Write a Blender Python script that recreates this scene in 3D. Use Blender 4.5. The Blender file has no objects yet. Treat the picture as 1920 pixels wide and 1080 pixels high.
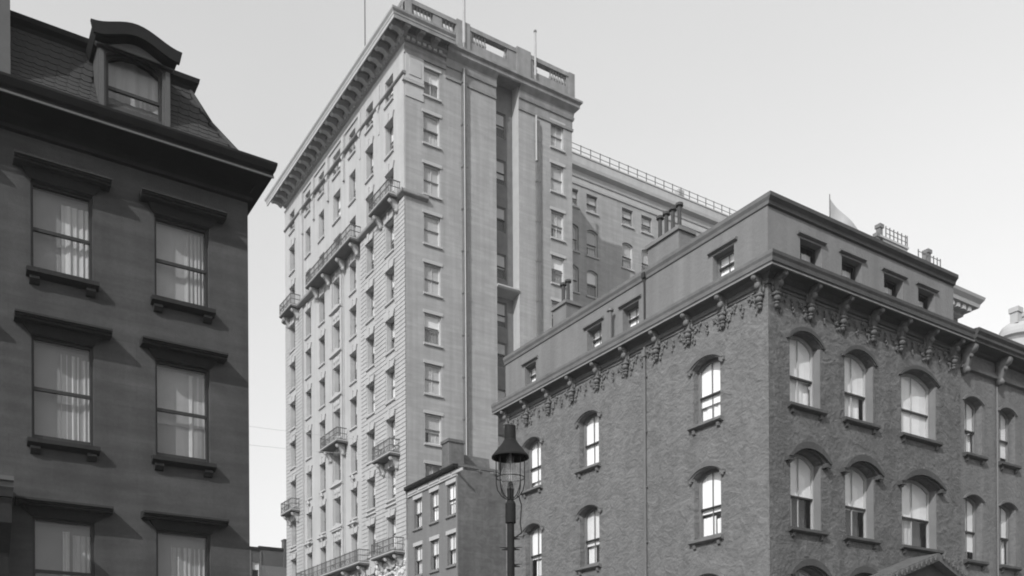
import bpy, bmesh, math, random
from math import pi, sin, cos, radians
random.seed(7)
sc = bpy.context.scene
C = sc.collection

# ---------------------------------------------------------------- camera
EYE = 1.6
YAW = math.atan2(1110, 1718)
cd = bpy.data.cameras.new('camera'); cam = bpy.data.objects.new('camera', cd); C.objects.link(cam)
cam.location = (0, 0, EYE)
from mathutils import Matrix, Vector
cam.rotation_euler = (Matrix.Rotation(-YAW, 4, 'Z') @ Matrix.Rotation(pi/2, 4, 'X') @ Matrix.Rotation(-0.006, 4, 'Z')).to_euler()
cd.sensor_width = 36; cd.lens = 36*1718/1920
cd.shift_y = (1350-540)/1920
cd.clip_end = 3000
sc.camera = cam

# ---------------------------------------------------------------- world, sun, exposure
SUN = Vector((-1.75, -1.0, 1.45)).normalized()          # towards the sun
ELEV = math.asin(SUN.z); AZ = math.atan2(SUN.x, SUN.y)
w = bpy.data.worlds.new('World'); sc.world = w; w.use_nodes = True
wn = w.node_tree; wn.nodes.clear()
def WN(t, **k):
    n = wn.nodes.new(t)
    for a, b in k.items(): setattr(n, a, b)
    return n
sky = WN('ShaderNodeTexSky', sky_type='NISHITA', sun_disc=False, sun_elevation=ELEV, sun_rotation=AZ, dust_density=3.0, air_density=1.0)
sep = WN('ShaderNodeSeparateColor')                     # an old blue-sensitive plate sees only the blue of the sky
bg = WN('ShaderNodeBackground'); wo = WN('ShaderNodeOutputWorld')
tc = WN('ShaderNodeTexCoord'); cn = WN('ShaderNodeTexNoise'); cr = WN('ShaderNodeMapRange'); mu = WN('ShaderNodeMath', operation='MULTIPLY')
mp = WN('ShaderNodeMapping'); mp.inputs['Scale'].default_value = (1, 1, 3)
cn.inputs['Scale'].default_value = 1.3; cn.inputs['Detail'].default_value = 3
cr.inputs['To Min'].default_value = 1.2; cr.inputs['To Max'].default_value = 1.48
bg.inputs['Strength'].default_value = 0.15
L = wn.links.new
L(sky.outputs[0], sep.inputs[0]); L(tc.outputs['Generated'], mp.inputs[0]); L(mp.outputs[0], cn.inputs['Vector'])
L(cn.outputs['Fac'], cr.inputs['Value']); L(cr.outputs[0], mu.inputs[1]); L(sep.outputs['Blue'], mu.inputs[0])
dt = WN('ShaderNodeVectorMath', operation='DOT_PRODUCT'); dt.inputs[1].default_value = (.98, -.15, -.1)
vr = WN('ShaderNodeMapRange'); vr.inputs['From Min'].default_value = .1; vr.inputs['From Max'].default_value = 1.0; vr.inputs['To Min'].default_value = 1.0; vr.inputs['To Max'].default_value = 1.24
m2 = WN('ShaderNodeMath', operation='MULTIPLY')                 # a thin bright veil of cloud towards the east
ve = WN('ShaderNodeMath', operation='MULTIPLY_ADD'); ve.inputs[1].default_value = .48; ve.inputs[2].default_value = 1.62      # even pale haze over the whole sky
L(mu.outputs[0], ve.inputs[0])
L(tc.outputs['Generated'], dt.inputs[0]); L(dt.outputs['Value'], vr.inputs['Value']); L(vr.outputs[0], m2.inputs[1]); L(ve.outputs[0], m2.inputs[0])
L(m2.outputs[0], bg.inputs['Color']); L(bg.outputs[0], wo.inputs[0])
sd = bpy.data.lights.new('sun', 'SUN'); sd.energy = 3.0; sd.angle = radians(0.55); sd.color = (1, 1, 1)
sun = bpy.data.objects.new('sun', sd); C.objects.link(sun)
sun.rotation_euler = SUN.to_track_quat('Z', 'Y').to_euler(); sun.location = (-60, -40, 80)
vs = sc.view_settings; vs.view_transform = 'Standard'; vs.look = 'None'; vs.gamma = 1; vs.use_curve_mapping = False; vs.exposure = 0.46
sc.render.film_transparent = False
sc.render.engine = 'CYCLES'
sc.cycles.use_denoising = True
sc.cycles.filter_width = 1.9
sc.cycles.transparent_max_bounces = 8
sc.cycles.max_bounces = 6

# ---------------------------------------------------------------- materials
def mat(name, v, rough=0.85, var=0.18, nscale=1.2, bump=0.0, bscale=20, bdist=0.02, streak=0.0, strata=0.0, fine=0.0, brick=None, metal=0.0, relief=None, spec=.35):
    m = bpy.data.materials.new(name); m.use_nodes = True
    nt = m.node_tree; N = nt.nodes; K = nt.links.new
    bs = N['Principled BSDF']; bs.inputs['Specular IOR Level'].default_value = spec; bs.inputs['Roughness'].default_value = rough; bs.inputs['Metallic'].default_value = metal
    tc = N.new('ShaderNodeTexCoord')
    ns = N.new('ShaderNodeTexNoise'); ns.inputs['Scale'].default_value = nscale; ns.inputs['Detail'].default_value = 6; ns.inputs['Roughness'].default_value = .62
    K(tc.outputs['Object'], ns.inputs['Vector'])
    mr = N.new('ShaderNodeMapRange'); mr.inputs['From Min'].default_value = .25; mr.inputs['From Max'].default_value = .75
    mr.inputs['To Min'].default_value = 1-var; mr.inputs['To Max'].default_value = 1+var; K(ns.outputs['Fac'], mr.inputs['Value'])
    val = mr.outputs[0]
    def mul(a, b):
        x = N.new('ShaderNodeMath'); x.operation = 'MULTIPLY'; K(a, x.inputs[0])
        if isinstance(b, float): x.inputs[1].default_value = b
        else: K(b, x.inputs[1])
        return x.outputs[0]
    def layer(scale, lo, hi, sx=1, sy=1, sz=1, f0=.3, f1=.7):
        mp = N.new('ShaderNodeMapping'); mp.inputs['Scale'].default_value = (sx, sy, sz); K(tc.outputs['Object'], mp.inputs[0])
        n2 = N.new('ShaderNodeTexNoise'); n2.inputs['Scale'].default_value = scale; n2.inputs['Detail'].default_value = 4; K(mp.outputs[0], n2.inputs['Vector'])
        r = N.new('ShaderNodeMapRange'); r.inputs['From Min'].default_value = f0; r.inputs['From Max'].default_value = f1
        r.inputs['To Min'].default_value = lo; r.inputs['To Max'].default_value = hi; K(n2.outputs['Fac'], r.inputs['Value'])
        return r.outputs[0], n2.outputs['Fac']
    if streak: val = mul(val, layer(1.0, 1-streak, 1+streak*.5, 2.2, 2.2, .16)[0])
    if strata: val = mul(val, layer(1.3, 1-strata, 1+strata, .3, .3, 3.2)[0])
    if fine: val = mul(val, layer(14, 1-fine, 1+fine)[0])
    hgt = None
    if bump: hgt = layer(bscale, 0, 1)[0]
    if relief:                                     # wavy trowelled or vine-marked relief
        sc1, am = relief
        mp = N.new('ShaderNodeMapping'); mp.inputs['Rotation'].default_value = (0, radians(28), 0); mp.inputs['Scale'].default_value = (.85, .85, 1.35); K(tc.outputs['Object'], mp.inputs[0])
        n3 = N.new('ShaderNodeTexNoise'); n3.inputs['Scale'].default_value = sc1; n3.inputs['Detail'].default_value = 5; n3.inputs['Distortion'].default_value = 1.5; K(mp.outputs[0], n3.inputs['Vector'])
        r3 = N.new('ShaderNodeMapRange'); r3.inputs['From Min'].default_value = .3; r3.inputs['From Max'].default_value = .7; r3.inputs['To Min'].default_value = 1-am; r3.inputs['To Max'].default_value = 1+am; K(n3.outputs['Fac'], r3.inputs['Value'])
        val = mul(val, r3.outputs[0])
        ad = N.new('ShaderNodeMath'); ad.operation = 'ADD'; K(n3.outputs['Fac'], ad.inputs[0])
        if hgt is not None:
            h2 = mul(hgt, .35); K(h2, ad.inputs[1])
        else: ad.inputs[1].default_value = 0
        hgt = ad.outputs[0]; bump = max(bump, .6)
    if brick:
        bw, bh, bv = brick
        sx = N.new('ShaderNodeSeparateXYZ'); K(tc.outputs['Object'], sx.inputs[0]); cx = N.new('ShaderNodeCombineXYZ')
        K(sx.outputs['X'], cx.inputs['X']); K(sx.outputs['Z'], cx.inputs['Y'])
        bt = N.new('ShaderNodeTexBrick'); bt.inputs['Scale'].default_value = 1; bt.inputs['Brick Width'].default_value = bw; bt.inputs['Row Height'].default_value = bh
        bt.inputs['Mortar Size'].default_value = .008; bt.inputs['Color1'].default_value = (1-bv,)*3+(1,); bt.inputs['Color2'].default_value = (1+bv,)*3+(1,); bt.inputs['Mortar'].default_value = (1-bv*1.5,)*3+(1,)
        K(cx.outputs[0], bt.inputs['Vector']); val = mul(val, bt.outputs['Color'])
    val = mul(val, float(v))
    K(val, bs.inputs['Base Color'])
    if hgt is not None:
        b = N.new('ShaderNodeBump'); b.inputs['Strength'].default_value = bump; b.inputs['Distance'].default_value = bdist; K(hgt, b.inputs['Height']); K(b.outputs[0], bs.inputs['Normal'])
    return m
def glass_mat(name, tint=1.0):
    m = bpy.data.materials.new(name); m.use_nodes = True; nt = m.node_tree; N = nt.nodes; K = nt.links.new; N.clear()
    o = N.new('ShaderNodeOutputMaterial'); mx = N.new('ShaderNodeMixShader'); t = N.new('ShaderNodeBsdfTransparent'); g = N.new('ShaderNodeBsdfGlossy')
    lw = N.new('ShaderNodeLayerWeight'); pw = N.new('ShaderNodeMath'); pw.operation = 'POWER'; pw.inputs[1].default_value = 4.0; fr = N.new('ShaderNodeMath'); fr.operation = 'MULTIPLY_ADD'; fr.inputs[1].default_value = .9; fr.inputs[2].default_value = .05
    K(lw.outputs['Facing'], pw.inputs[0]); K(pw.outputs[0], fr.inputs[0]); g.inputs['Roughness'].default_value = .04; t.inputs['Color'].default_value = (tint,)*3+(1,)
    tc = N.new('ShaderNodeTexCoord'); ns = N.new('ShaderNodeTexNoise'); ns.inputs['Scale'].default_value = 1.4; b = N.new('ShaderNodeBump'); b.inputs['Strength'].default_value = .25; b.inputs['Distance'].default_value = .03
    K(tc.outputs['Object'], ns.inputs['Vector']); K(ns.outputs['Fac'], b.inputs['Height']); K(b.outputs[0], g.inputs['Normal'])
    K(fr.outputs[0], mx.inputs[0]); K(t.outputs[0], mx.inputs[1]); K(g.outputs[0], mx.inputs[2]); K(mx.outputs[0], o.inputs[0]); return m
M = dict(
 brownstone=mat('brownstone', 0.046, var=.22, nscale=.7, bump=.3, bscale=30, bdist=.01, streak=.16, fine=.08, strata=.2, brick=(1.6, .46, .06), relief=(.9, .12)),
 brown_trim=mat('brownstone_trim', 0.024, spec=.1, var=.2, nscale=2, fine=.1),
 cornice_dark=mat('dark_painted_cornice', 0.014, spec=.08, rough=.8, var=.25, nscale=2),
 slate=mat('roof_slate', 0.036, spec=.2, rough=.75, var=.2, nscale=2.5, fine=.2),
 wood_grey=mat('grey_painted_wood', 0.07, rough=.6, var=.12, nscale=3),
 sash_dark=mat('dark_sash_paint', .02, rough=.5, var=.2),
 sash_mid=mat('mid_sash_paint', .14, rough=.5, var=.2),
 sash_white=mat('pale_sash_paint', .5, rough=.5, var=.1),
 lace_pale=mat('pale_lace_curtain', .27, var=.12, nscale=2, streak=.2), lace=mat('grey_lace_curtain', 0.165, var=.10, nscale=1.5, streak=.1),
 drape=mat('white_muslin_drape', 0.36, var=.1, nscale=4, streak=.25),
 blind=mat('white_roller_blind', 0.80, var=.04, nscale=1),
 blind_grey=mat('pale_grey_blind', 0.62, var=.1, nscale=1),
 blind_dim=mat('dull_buff_blind', .36, var=.12, nscale=1),
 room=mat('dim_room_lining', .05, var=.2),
 limestone=mat('pale_limestone', 0.345, var=.1, nscale=.35, streak=.1, fine=.06, bump=.2, bscale=12),
 tower_brick=mat('buff_brick', 0.27, var=.10, nscale=.3, streak=.14, strata=.08, fine=.05, brick=(.84, .28, .06)),
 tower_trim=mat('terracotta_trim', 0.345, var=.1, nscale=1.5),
 carved_stone=mat('carved_pale_stone', 0.55, var=.35, nscale=3, bump=.8, bscale=6, bdist=.12),
 spandrel=mat('dark_iron_spandrel', 0.12, var=.2, nscale=2),
 iron=mat('black_ironwork', 0.10, spec=.2, rough=.8, var=.2),
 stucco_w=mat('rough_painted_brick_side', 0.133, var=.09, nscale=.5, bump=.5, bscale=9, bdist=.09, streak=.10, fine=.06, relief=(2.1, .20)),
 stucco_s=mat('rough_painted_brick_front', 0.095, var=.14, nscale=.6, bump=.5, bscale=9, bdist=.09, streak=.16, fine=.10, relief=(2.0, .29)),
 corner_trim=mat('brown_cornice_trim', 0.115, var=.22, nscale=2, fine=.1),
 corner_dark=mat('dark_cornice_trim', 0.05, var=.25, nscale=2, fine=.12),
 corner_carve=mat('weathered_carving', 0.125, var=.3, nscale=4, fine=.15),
 attic=mat('plain_attic_stucco', 0.155, var=.10, nscale=.9, streak=.16, fine=.04, bump=.3, bscale=8),
 annex=mat('annex_stucco', 0.12, var=.12, nscale=.8, streak=.2, fine=.06, bump=.4, bscale=9, bdist=.05, relief=(3.2, .14)),
 small_front=mat('grey_brick_front', 0.142, var=.08, nscale=.7, streak=.1, brick=(.3, .1, .05)),
 small_side=mat('dull_party_wall', 0.104, var=.2, nscale=.6, streak=.2, strata=.1, bump=.3, bscale=6, relief=(1.8, .2)),
 tar=mat('tar_roof', .07, var=.2), lead=mat('grey_lead_pipe', .12, rough=.5), pole_white=mat('white_pole_paint', .33),
 far_brick=mat('far_dark_brick', 0.07, var=.1, nscale=.2), far_hazed=mat('far_hazed_stone', 0.36, var=.1, nscale=.3),  # far stone is paled in its colour to stand for distance haze
 flagcloth=mat('faded_flag_cloth', 0.38, var=.15), lamp_paint=mat('lamp_paint', .014, spec=.15, rough=.75, var=.25, nscale=6),
 weathered_shaded=mat('sooty_shaded_terracotta', .20, var=.22, nscale=1.2, streak=.2), soffit_shade=mat('soffit_shade_paint', .09, var=.2, nscale=1.2), carve_front=mat('front_carving', .085, var=.3, nscale=4, fine=.15), bead_w=mat('pale_cornice_bead', .2, var=.1), tower_sash=mat('dark_tower_sash', .05, var=.2), sash_pale=mat('weathered_sash_paint', .30, rough=.6, var=.12), reveal_paint=mat('grey_reveal_paint', 0.155, var=.1, nscale=2, streak=.15), bulb=mat('frosted_globe_core', .85, rough=.3), asphalt=mat('asphalt', .05, var=.2, nscale=3, bump=.3, bscale=60), paving=mat('paving_stone', .3, var=.15, nscale=1.5, fine=.1),  # shade painted into the soffit tone; terracotta tone mixes soot and belt shade
)
M['glass'] = glass_mat('window_glass'); M['globe'] = glass_mat('lamp_globe_glass', .93)
_n = M['globe'].node_tree; _o = next(n for n in _n.nodes if n.type == 'OUTPUT_MATERIAL'); _m = _n.nodes.new('ShaderNodeMixShader'); _d = _n.nodes.new('ShaderNodeBsdfTranslucent'); _d.inputs[0].default_value = (.8,.8,.8,1)
_l = _o.inputs[0].links[0].from_socket; _m.inputs[0].default_value = .14; _n.links.new(_l, _m.inputs[1]); _n.links.new(_d.outputs[0], _m.inputs[2]); _n.links.new(_m.outputs[0], _o.inputs[0])

# ---------------------------------------------------------------- mesh helpers
class MB:
    def __init__(s): s.v = []; s.f = []
    def poly(s, pts):
        n = len(s.v); s.v += [tuple(p) for p in pts]; s.f.append(tuple(range(n, n+len(pts)))); return s
    def box(s, x0, x1, y0, y1, z0, z1):
        n = len(s.v)
        s.v += [(x0,y0,z0),(x1,y0,z0),(x1,y1,z0),(x0,y1,z0),(x0,y0,z1),(x1,y0,z1),(x1,y1,z1),(x0,y1,z1)]
        s.f += [tuple(n+i for i in q) for q in ((0,3,2,1),(4,5,6,7),(0,1,5,4),(1,2,6,5),(2,3,7,6),(3,0,4,7))]; return s
    def loft(s, a, b, cap=True):                     # two rings with the same number of points
        n = len(s.v); k = len(a); s.v += [tuple(p) for p in a]+[tuple(p) for p in b]
        for i in range(k): j = (i+1) % k; s.f.append((n+i, n+j, n+k+j, n+k+i))
        if cap: s.f.append(tuple(n+i for i in reversed(range(k)))); s.f.append(tuple(n+k+i for i in range(k)))
        return s
    def prof(s, pts, x0, x1):                        # (y,z) outline swept along x
        return s.loft([(x0, a, b) for a, b in pts], [(x1, a, b) for a, b in pts])
    def plate(s, pts, y0, y1):                       # (x,z) outline swept along y
        return s.loft([(a, y0, b) for a, b in pts], [(a, y1, b) for a, b in pts])
    def tube(s, p0, p1, r0, r1=None, n=8):
        r1 = r0 if r1 is None else r1
        p0 = Vector(p0); p1 = Vector(p1); d = (p1-p0).normalized(); u = d.orthogonal().normalized(); w_ = d.cross(u)
        return s.loft([p0+u*r0*cos(2*pi*i/n)+w_*r0*sin(2*pi*i/n) for i in range(n)], [p1+u*r1*cos(2*pi*i/n)+w_*r1*sin(2*pi*i/n) for i in range(n)])
    def path(s, pts, r, n=6):
        for a, b in zip(pts, pts[1:]): s.tube(a, b, r, r, n)
        return s
    def lathe(s, c, pr, n=24):                       # pr: (radius, z)
        for (r0, z0), (r1, z1) in zip(pr, pr[1:]):
            a = [(c[0]+r0*cos(2*pi*i/n), c[1]+r0*sin(2*pi*i/n), c[2]+z0) for i in range(n)]
            b = [(c[0]+r1*cos(2*pi*i/n), c[1]+r1*sin(2*pi*i/n), c[2]+z1) for i in range(n)]
            s.loft(a, b, cap=False)
        return s
    def ball(s, c, rx, ry=None, rz=None, n=8, m=5):
        ry = rx if ry is None else ry; rz = rx if rz is None else rz
        n0 = len(s.v)
        for j in range(m+1):
            t = pi*j/m
            for i in range(n): s.v.append((c[0]+rx*sin(t)*cos(2*pi*i/n), c[1]+ry*sin(t)*sin(2*pi*i/n), c[2]+rz*cos(t)))
        for j in range(m):
            for i in range(n):
                k = (i+1) % n; s.f.append((n0+j*n+i, n0+(j+1)*n+i, n0+(j+1)*n+k, n0+j*n+k))
        return s
    def mesh(s, name, material, smooth=False):
        me = bpy.data.meshes.new(name); me.from_pydata(s.v, [], s.f); me.validate(); me.update()
        bm = bmesh.new(); bm.from_mesh(me); bmesh.ops.recalc_face_normals(bm, faces=bm.faces); bm.to_mesh(me); bm.free()
        me.materials.append(material if not isinstance(material, str) else M[material])
        if smooth:
            for p in me.polygons: p.use_smooth = True
        return me
def tag(o, label=None, cat=None, group=None, kind=None):
    if label: o['label'] = label
    if cat: o['category'] = cat
    if group: o['group'] = group
    if kind: o['kind'] = kind
    return o
def thing(name, loc, label, cat, group=None):
    o = bpy.data.objects.new(name, None); C.objects.link(o); o.location = loc; o.empty_display_size = .3
    return tag(o, label, cat, group)
class Fac:
    """facade frame: u to the right seen from outside, d into the wall, z up; side 's' faces -y, 'w' faces -x"""
    def __init__(s, root, x, y, side): s.root = root; s.x = x; s.y = y; s.side = side; s.rot = 0 if side == 's' else -pi/2
    def world(s, u, d, z): return (s.x+u, s.y+d, z) if s.side == 's' else (s.x+d, s.y-u, z)
    def put(s, name, me, u=0, d=0, z=0, label=None, kind=None):
        o = bpy.data.objects.new(name, me); C.objects.link(o); o.parent = s.root
        wv = s.world(u, d, z); r = s.root.location
        o.location = (wv[0]-r[0], wv[1]-r[1], wv[2]-r[2]); o.rotation_euler = (0, 0, s.rot)
        return tag(o, label, kind=kind)
def sub(parent, name, me, loc=(0, 0, 0), label=None):
    o = bpy.data.objects.new(name, me); C.objects.link(o); o.parent = parent; o.location = loc
    return tag(o, label)
def single(name, me, loc, label, cat, group=None, kind=None):
    o = bpy.data.objects.new(name, me); C.objects.link(o); o.location = loc
    return tag(o, label, cat, group, kind)

def arc_pts(u0, u1, z1, rise, n=10):                  # from left springing to right springing
    if rise <= 0: return [(u0, z1), (u1, z1)]
    h = (u1-u0)/2; R = (h*h+rise*rise)/(2*rise); cz = z1+rise-R; cu = (u0+u1)/2; a = math.asin(min(1, h/R))
    return [(cu+R*sin(-a+2*a*i/n), cz+R*cos(-a+2*a*i/n)) for i in range(n+1)]
def wall(u0, u1, z0, z1, holes, depth=.3, d=0.0, thick=None):
    """front sheet with real openings and reveals; holes: (u0,u1,z0,z1,rise)"""
    b = MB(); us = {u0, u1}; zs = {z0, z1}
    for h in holes: us |= {max(u0, h[0]), min(u1, h[1])}; zs |= {max(h[2], z0), min(z1, h[3]+h[4])}
    us = sorted(us); zs = sorted(zs)
    def inside(u, z): return any(h[0] < u < h[1] and h[2] < z < h[3]+h[4] for h in holes)
    for a, c in zip(us, us[1:]):
        if c-a < 1e-5: continue
        run = None
        for e, f in zip(zs, zs[1:]):
            if f-e < 1e-5: continue
            if inside((a+c)/2, (e+f)/2):
                if run: b.poly([(a,d,run[0]),(c,d,run[0]),(c,d,run[1]),(a,d,run[1])]); run = None
            else: run = (run[0], f) if run else (e, f)
        if run: b.poly([(a,d,run[0]),(c,d,run[0]),(c,d,run[1]),(a,d,run[1])])
    for h in holes:
        a, c, e, f, r = h; D = d+depth
        b.poly([(a,d,e),(a,D,e),(a,D,f),(a,d,f)]); b.poly([(c,d,e),(c,d,f),(c,D,f),(c,D,e)]); b.poly([(a,d,e),(c,d,e),(c,D,e),(a,D,e)])
        p = arc_pts(a, c, f, r)
        for q, s_ in zip(p, p[1:]):
            b.poly([(q[0],d,q[1]),(q[0],D,q[1]),(s_[0],D,s_[1]),(s_[0],d,s_[1])])
            if r > 0: b.poly([(q[0],d,q[1]),(s_[0],d,s_[1]),(s_[0],d,f+r),(q[0],d,f+r)])
    if thick:                                        # closed ends and top
        for u in (u0, u1): b.poly([(u,d,z0),(u,d,z1),(u,d+thick,z1),(u,d+thick,z0)])
        b.poly([(u0,d,z1),(u1,d,z1),(u1,d+thick,z1),(u0,d+thick,z1)]); b.poly([(u0,d,z0),(u1,d,z0),(u1,d+thick,z0),(u0,d+thick,z0)])
    return b
def ring(w_, h, rise, t, y0, y1):                     # a window casing: arch-topped outline with a hole
    b = MB(); n = 10
    o = [(-w_/2, 0)]+[(p[0], p[1]) for p in arc_pts(-w_/2, w_/2, h, rise, n)]+[(w_/2, 0)]
    i = [(-w_/2+t, t)]+[(p[0], p[1]) for p in arc_pts(-w_/2+t, w_/2-t, h-t, rise, n)]+[(w_/2-t, t)]
    k = len(o)
    for q in range(k):
        r = (q+1) % k
        A, B, Cc, Dd = o[q], o[r], i[r], i[q]
        b.poly([(A[0],y0,A[1]),(B[0],y0,B[1]),(Cc[0],y0,Cc[1]),(Dd[0],y0,Dd[1])])
        b.poly([(Dd[0],y0,Dd[1]),(Cc[0],y0,Cc[1]),(Cc[0],y1,Cc[1]),(Dd[0],y1,Dd[1])])
        b.poly([(A[0],y0,A[1]),(A[0],y1,A[1]),(B[0],y1,B[1]),(B[0],y0,B[1])])
    return b
cache = {}
def once(key, fn):
    if key not in cache: cache[key] = fn()
    return cache[key]
def folds(w_, z0, z1, rise, y, amp, n, seed, mname, taper=0):
    def f():
        r = random.Random(seed); b = MB(); k = n*6; cols = []
        ph = [r.uniform(-.6, .6) for _ in range(n+1)]
        for i in range(k+1):
            t = i/k; x = -w_/2+w_*t; yy = y+amp*.8*sin(2*pi*n*t**1.25+ph[0]*2)+amp*.5*sin(2*pi*n*.43*t+ph[1]*3)+amp*.22*sin(2*pi*n*2.1*t+ph[-1]*4)
            if rise > 0:
                h = w_/2; R = (h*h+rise*rise)/(2*rise); zt = z1-R+rise+math.sqrt(max(0, R*R-x*x))
            else: zt = z1
            cols.append((x, yy, zt))
        for (x0, y0, a), (x1, y1, c) in zip(cols, cols[1:]):
            xb0, xb1 = x0*(1-taper)-taper*0, x1*(1-taper)
            zm = z0+(z1-z0)*.45
            b.poly([(x0,y0,zm),(x1,y1,zm),(x1,y1,c),(x0,y0,a)]); b.poly([(xb0,y0,z0),(xb1,y1,z0),(x1,y1,zm),(x0,y0,zm)])
        return b.mesh('curtain_mesh', mname, True)
    return once(('folds', w_, z0, z1, rise, y, amp, n, seed, mname, taper), f)
def window(fac, u, z, w_, h, rise=0, setback=.28, sash='sash_dark', cover=(), split=.5, t=.06, muntin=0, open_=0, rail='sash_dark', name='window', label=None):
    """a sash window standing in its opening; u is the centre, z the bottom of the opening"""
    def fr():
        b = ring(w_, h, rise, t, 0, .09)
        zm = h*split
        if open_: b.box(-w_/2+t, w_/2-t, .0, .05, zm+open_*.5, zm+open_*.5+.05)
        b.box(-w_/2+t, w_/2-t, .02, .07, t, t+.07)
        for q in range(muntin):
            x = -w_/2+w_*(q+1)/(muntin+1); b.box(x-.014, x+.014, .028, .06, t+.06, zm-.03); b.box(x-.014, x+.014, .012, .044, zm+.03, h-t+rise*.9)
        return b.mesh('window_frame', sash)
    o = fac.put(name, once(('win', w_, h, rise, split, t, muntin, sash, open_), fr), u, setback, z, label)
    sub(o, 'meeting_rail', once(('mr', w_, h, split, t, rail), lambda: MB().box(-w_/2+t, w_/2-t, -.012, .05, h*split-.032, h*split+.032).mesh('meeting_rail', rail)))
    def pn():
        b = MB(); p = arc_pts(-w_/2+t, w_/2-t, h-t, rise)
        b.poly([(-w_/2+t, .045, t)]+[(q[0], .045, q[1]) for q in p][0:]+[(w_/2-t, .045, t)]); return b.mesh('pane_mesh', 'glass')
    sub(o, 'pane', once(('pane', w_, h, rise, t), pn))
    for kind in cover:
        k = kind[0]
        if k == 'blind':                               # ('blind', bottom fraction, material)
            def bl():
                b = MB(); p = arc_pts(-w_/2+t, w_/2-t, h-t, rise); zb = max(t, h*kind[1])
                b.poly([(-w_/2+t, .085, zb)]+[(q[0], .085, q[1]) for q in p]+[(w_/2-t, .085, zb)]); b.box(-w_/2+t, w_/2-t, .08, .1, zb-.03, zb); return b.mesh('blind_mesh', kind[2])
            sub(o, 'blind', once(('blind', w_, h, rise, t, kind), bl), (0, .1 if kind[2] in ('lace','lace_pale') else 0, 0))
        elif k == 'curtain':                           # ('curtain', x0, x1 (fractions), z0, z1 (fractions), folds, material, seed)
            _, a, c, e, f, n, mn, seed = kind
            full = a < .02 and c > .98
            me = folds(round((c-a)*(w_-.04), 3), t+h*e*.97, (h-t)*f, rise if full else 0, 0, .016, n, seed, mn)
            sub(o, 'curtain', me, ((a+c)/2*w_-w_/2, .14+.012*seed % .05, 0))
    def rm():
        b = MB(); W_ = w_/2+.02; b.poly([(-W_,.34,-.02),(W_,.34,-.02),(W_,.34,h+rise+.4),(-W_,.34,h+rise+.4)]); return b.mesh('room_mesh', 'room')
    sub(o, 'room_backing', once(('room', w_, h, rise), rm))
    return o

# ================================================================ GROUND
g = MB(); g.poly([(-1200,-1200,0),(1200,-1200,0),(1200,1200,0),(-1200,1200,0)])
o = bpy.data.objects.new('ground', g.mesh('ground', 'asphalt')); C.objects.link(o); tag(o, kind='structure')
def slab(name, x0, x1, y0, y1, z0, z1, m):
    o = bpy.data.objects.new(name, MB().box(x0-x0, x1-x0, y0-y0, y1-y0, z0, z1).mesh(name, m)); C.objects.link(o); o.location = (x0, y0, 0); tag(o, kind='structure'); return o
slab('pavement', 19.0, 80, 16.2, 19.5, -.3, .13, 'paving')
slab('pavement', 19.0, 22.15, 19.52, 110, -.3, .13, 'paving')
slab('pavement', -60, 9.2, 16.8, 20.6, -.3, .13, 'paving')
slab('pavement', 5.9, 7.3, 9.4, 11.2, -.3, .13, 'paving')

# ================================================================ LEFT BROWNSTONE
LX, LY = 6.31, 20.7
left = thing('brownstone_house', (LX, LY, 0), 'dark brownstone row house at the left with bracketed lintels and a slate mansard', 'house')
F = Fac(left, LX, LY, 's')
cols_l = [(1.92-LX, 3.07-LX), (4.29-LX, 5.44-LX)]
rows_l = [(10.73, 12.55), (7.32, 9.43), (3.6, 5.76)]
# windows further left, outside the frame, keep the same rhythm
cols_all = [(-.44-LX, .71-LX)]+cols_l
holes = [(a, c, e, f, 0) for a, c in cols_all for e, f in rows_l]
F.put('wall', wall(-9, 0, 0, 13.42, holes, .16).mesh('wall', 'brownstone'))
b = MB(); b.poly([(0,0,0),(0,14,0),(0,14,13.9),(0,0,13.9)]); b.poly([(-9,12,0),(0,12,0),(0,12,15.0),(-1.0,12,16.1),(-9,12,16.1)]); b.poly([(-9,0,0),(-9,14,0),(-9,14,13.9),(-9,0,13.9)])
F.put('side_wall', b.mesh('side_wall', 'brownstone'))
# upper cornice: thin moulding, deep dark cove, crown
b = MB(); b.prof([(0,13.38),(-.09,13.40),(-.10,13.47),(0,13.50)], -9, .09); F.put('frieze_moulding', b.mesh('m', 'brown_trim'))
b = MB()
cv = [(0,13.50),(-.05,13.50),(-.08,13.60),(-.22,13.70),(-.55,13.72),(-.74,13.73),(-.74,13.78),(-.80,13.82),(-.86,13.93),(-.86,13.98),(0,14.04)]
def ringpts(off): return [(p[0], p[1]) for p in off]
b.loft([(-9, d, z) for d, z in cv], [(-d*.48, d, z) for d, z in cv])                 # mitred at the corner
b.loft([(-d*.48, d, z) for d, z in cv], [(-d*.48, 12, z) for d, z in cv])
F.put('cornice', b.mesh('cornice', 'cornice_dark'))
b = MB(); b.prof([(-.74,13.67),(-.765,13.67),(-.765,13.715),(-.74,13.715)], -9, .36); F.put('cornice_bead', b.mesh('m', 'wood_grey'))
for k, u in enumerate([-5.3, -4.1, -2.4, -.7]):       # small consoles lost in the dark cove
    pass
def lintel_mesh():
    b = MB(); W_ = .89
    b.prof([(0,.20),(-.35,.17),(-.36,.125),(-.32,.12),(-.32,.095),(-.27,.09),(-.26,.05),(0,.045)], -W_, W_)
    b.loft([(-W_+.16,0,.045),(-W_+.16,-.12,.045),(W_-.16,-.12,.045),(W_-.16,0,.045)], [(-.60,0,-.13),(-.60,-.02,-.13),(.60,-.02,-.13),(.60,0,-.13)])
    return b.mesh('lintel', 'brown_trim')
def sill_mesh():
    b = MB(); W_ = .67; b.prof([(.12,.02),(-.19,-.01),(-.19,-.09),(-.14,-.11),(-.05,-.15),(0,-.15)], -W_, W_)
    return b.mesh('sill', 'brown_trim')
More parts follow.
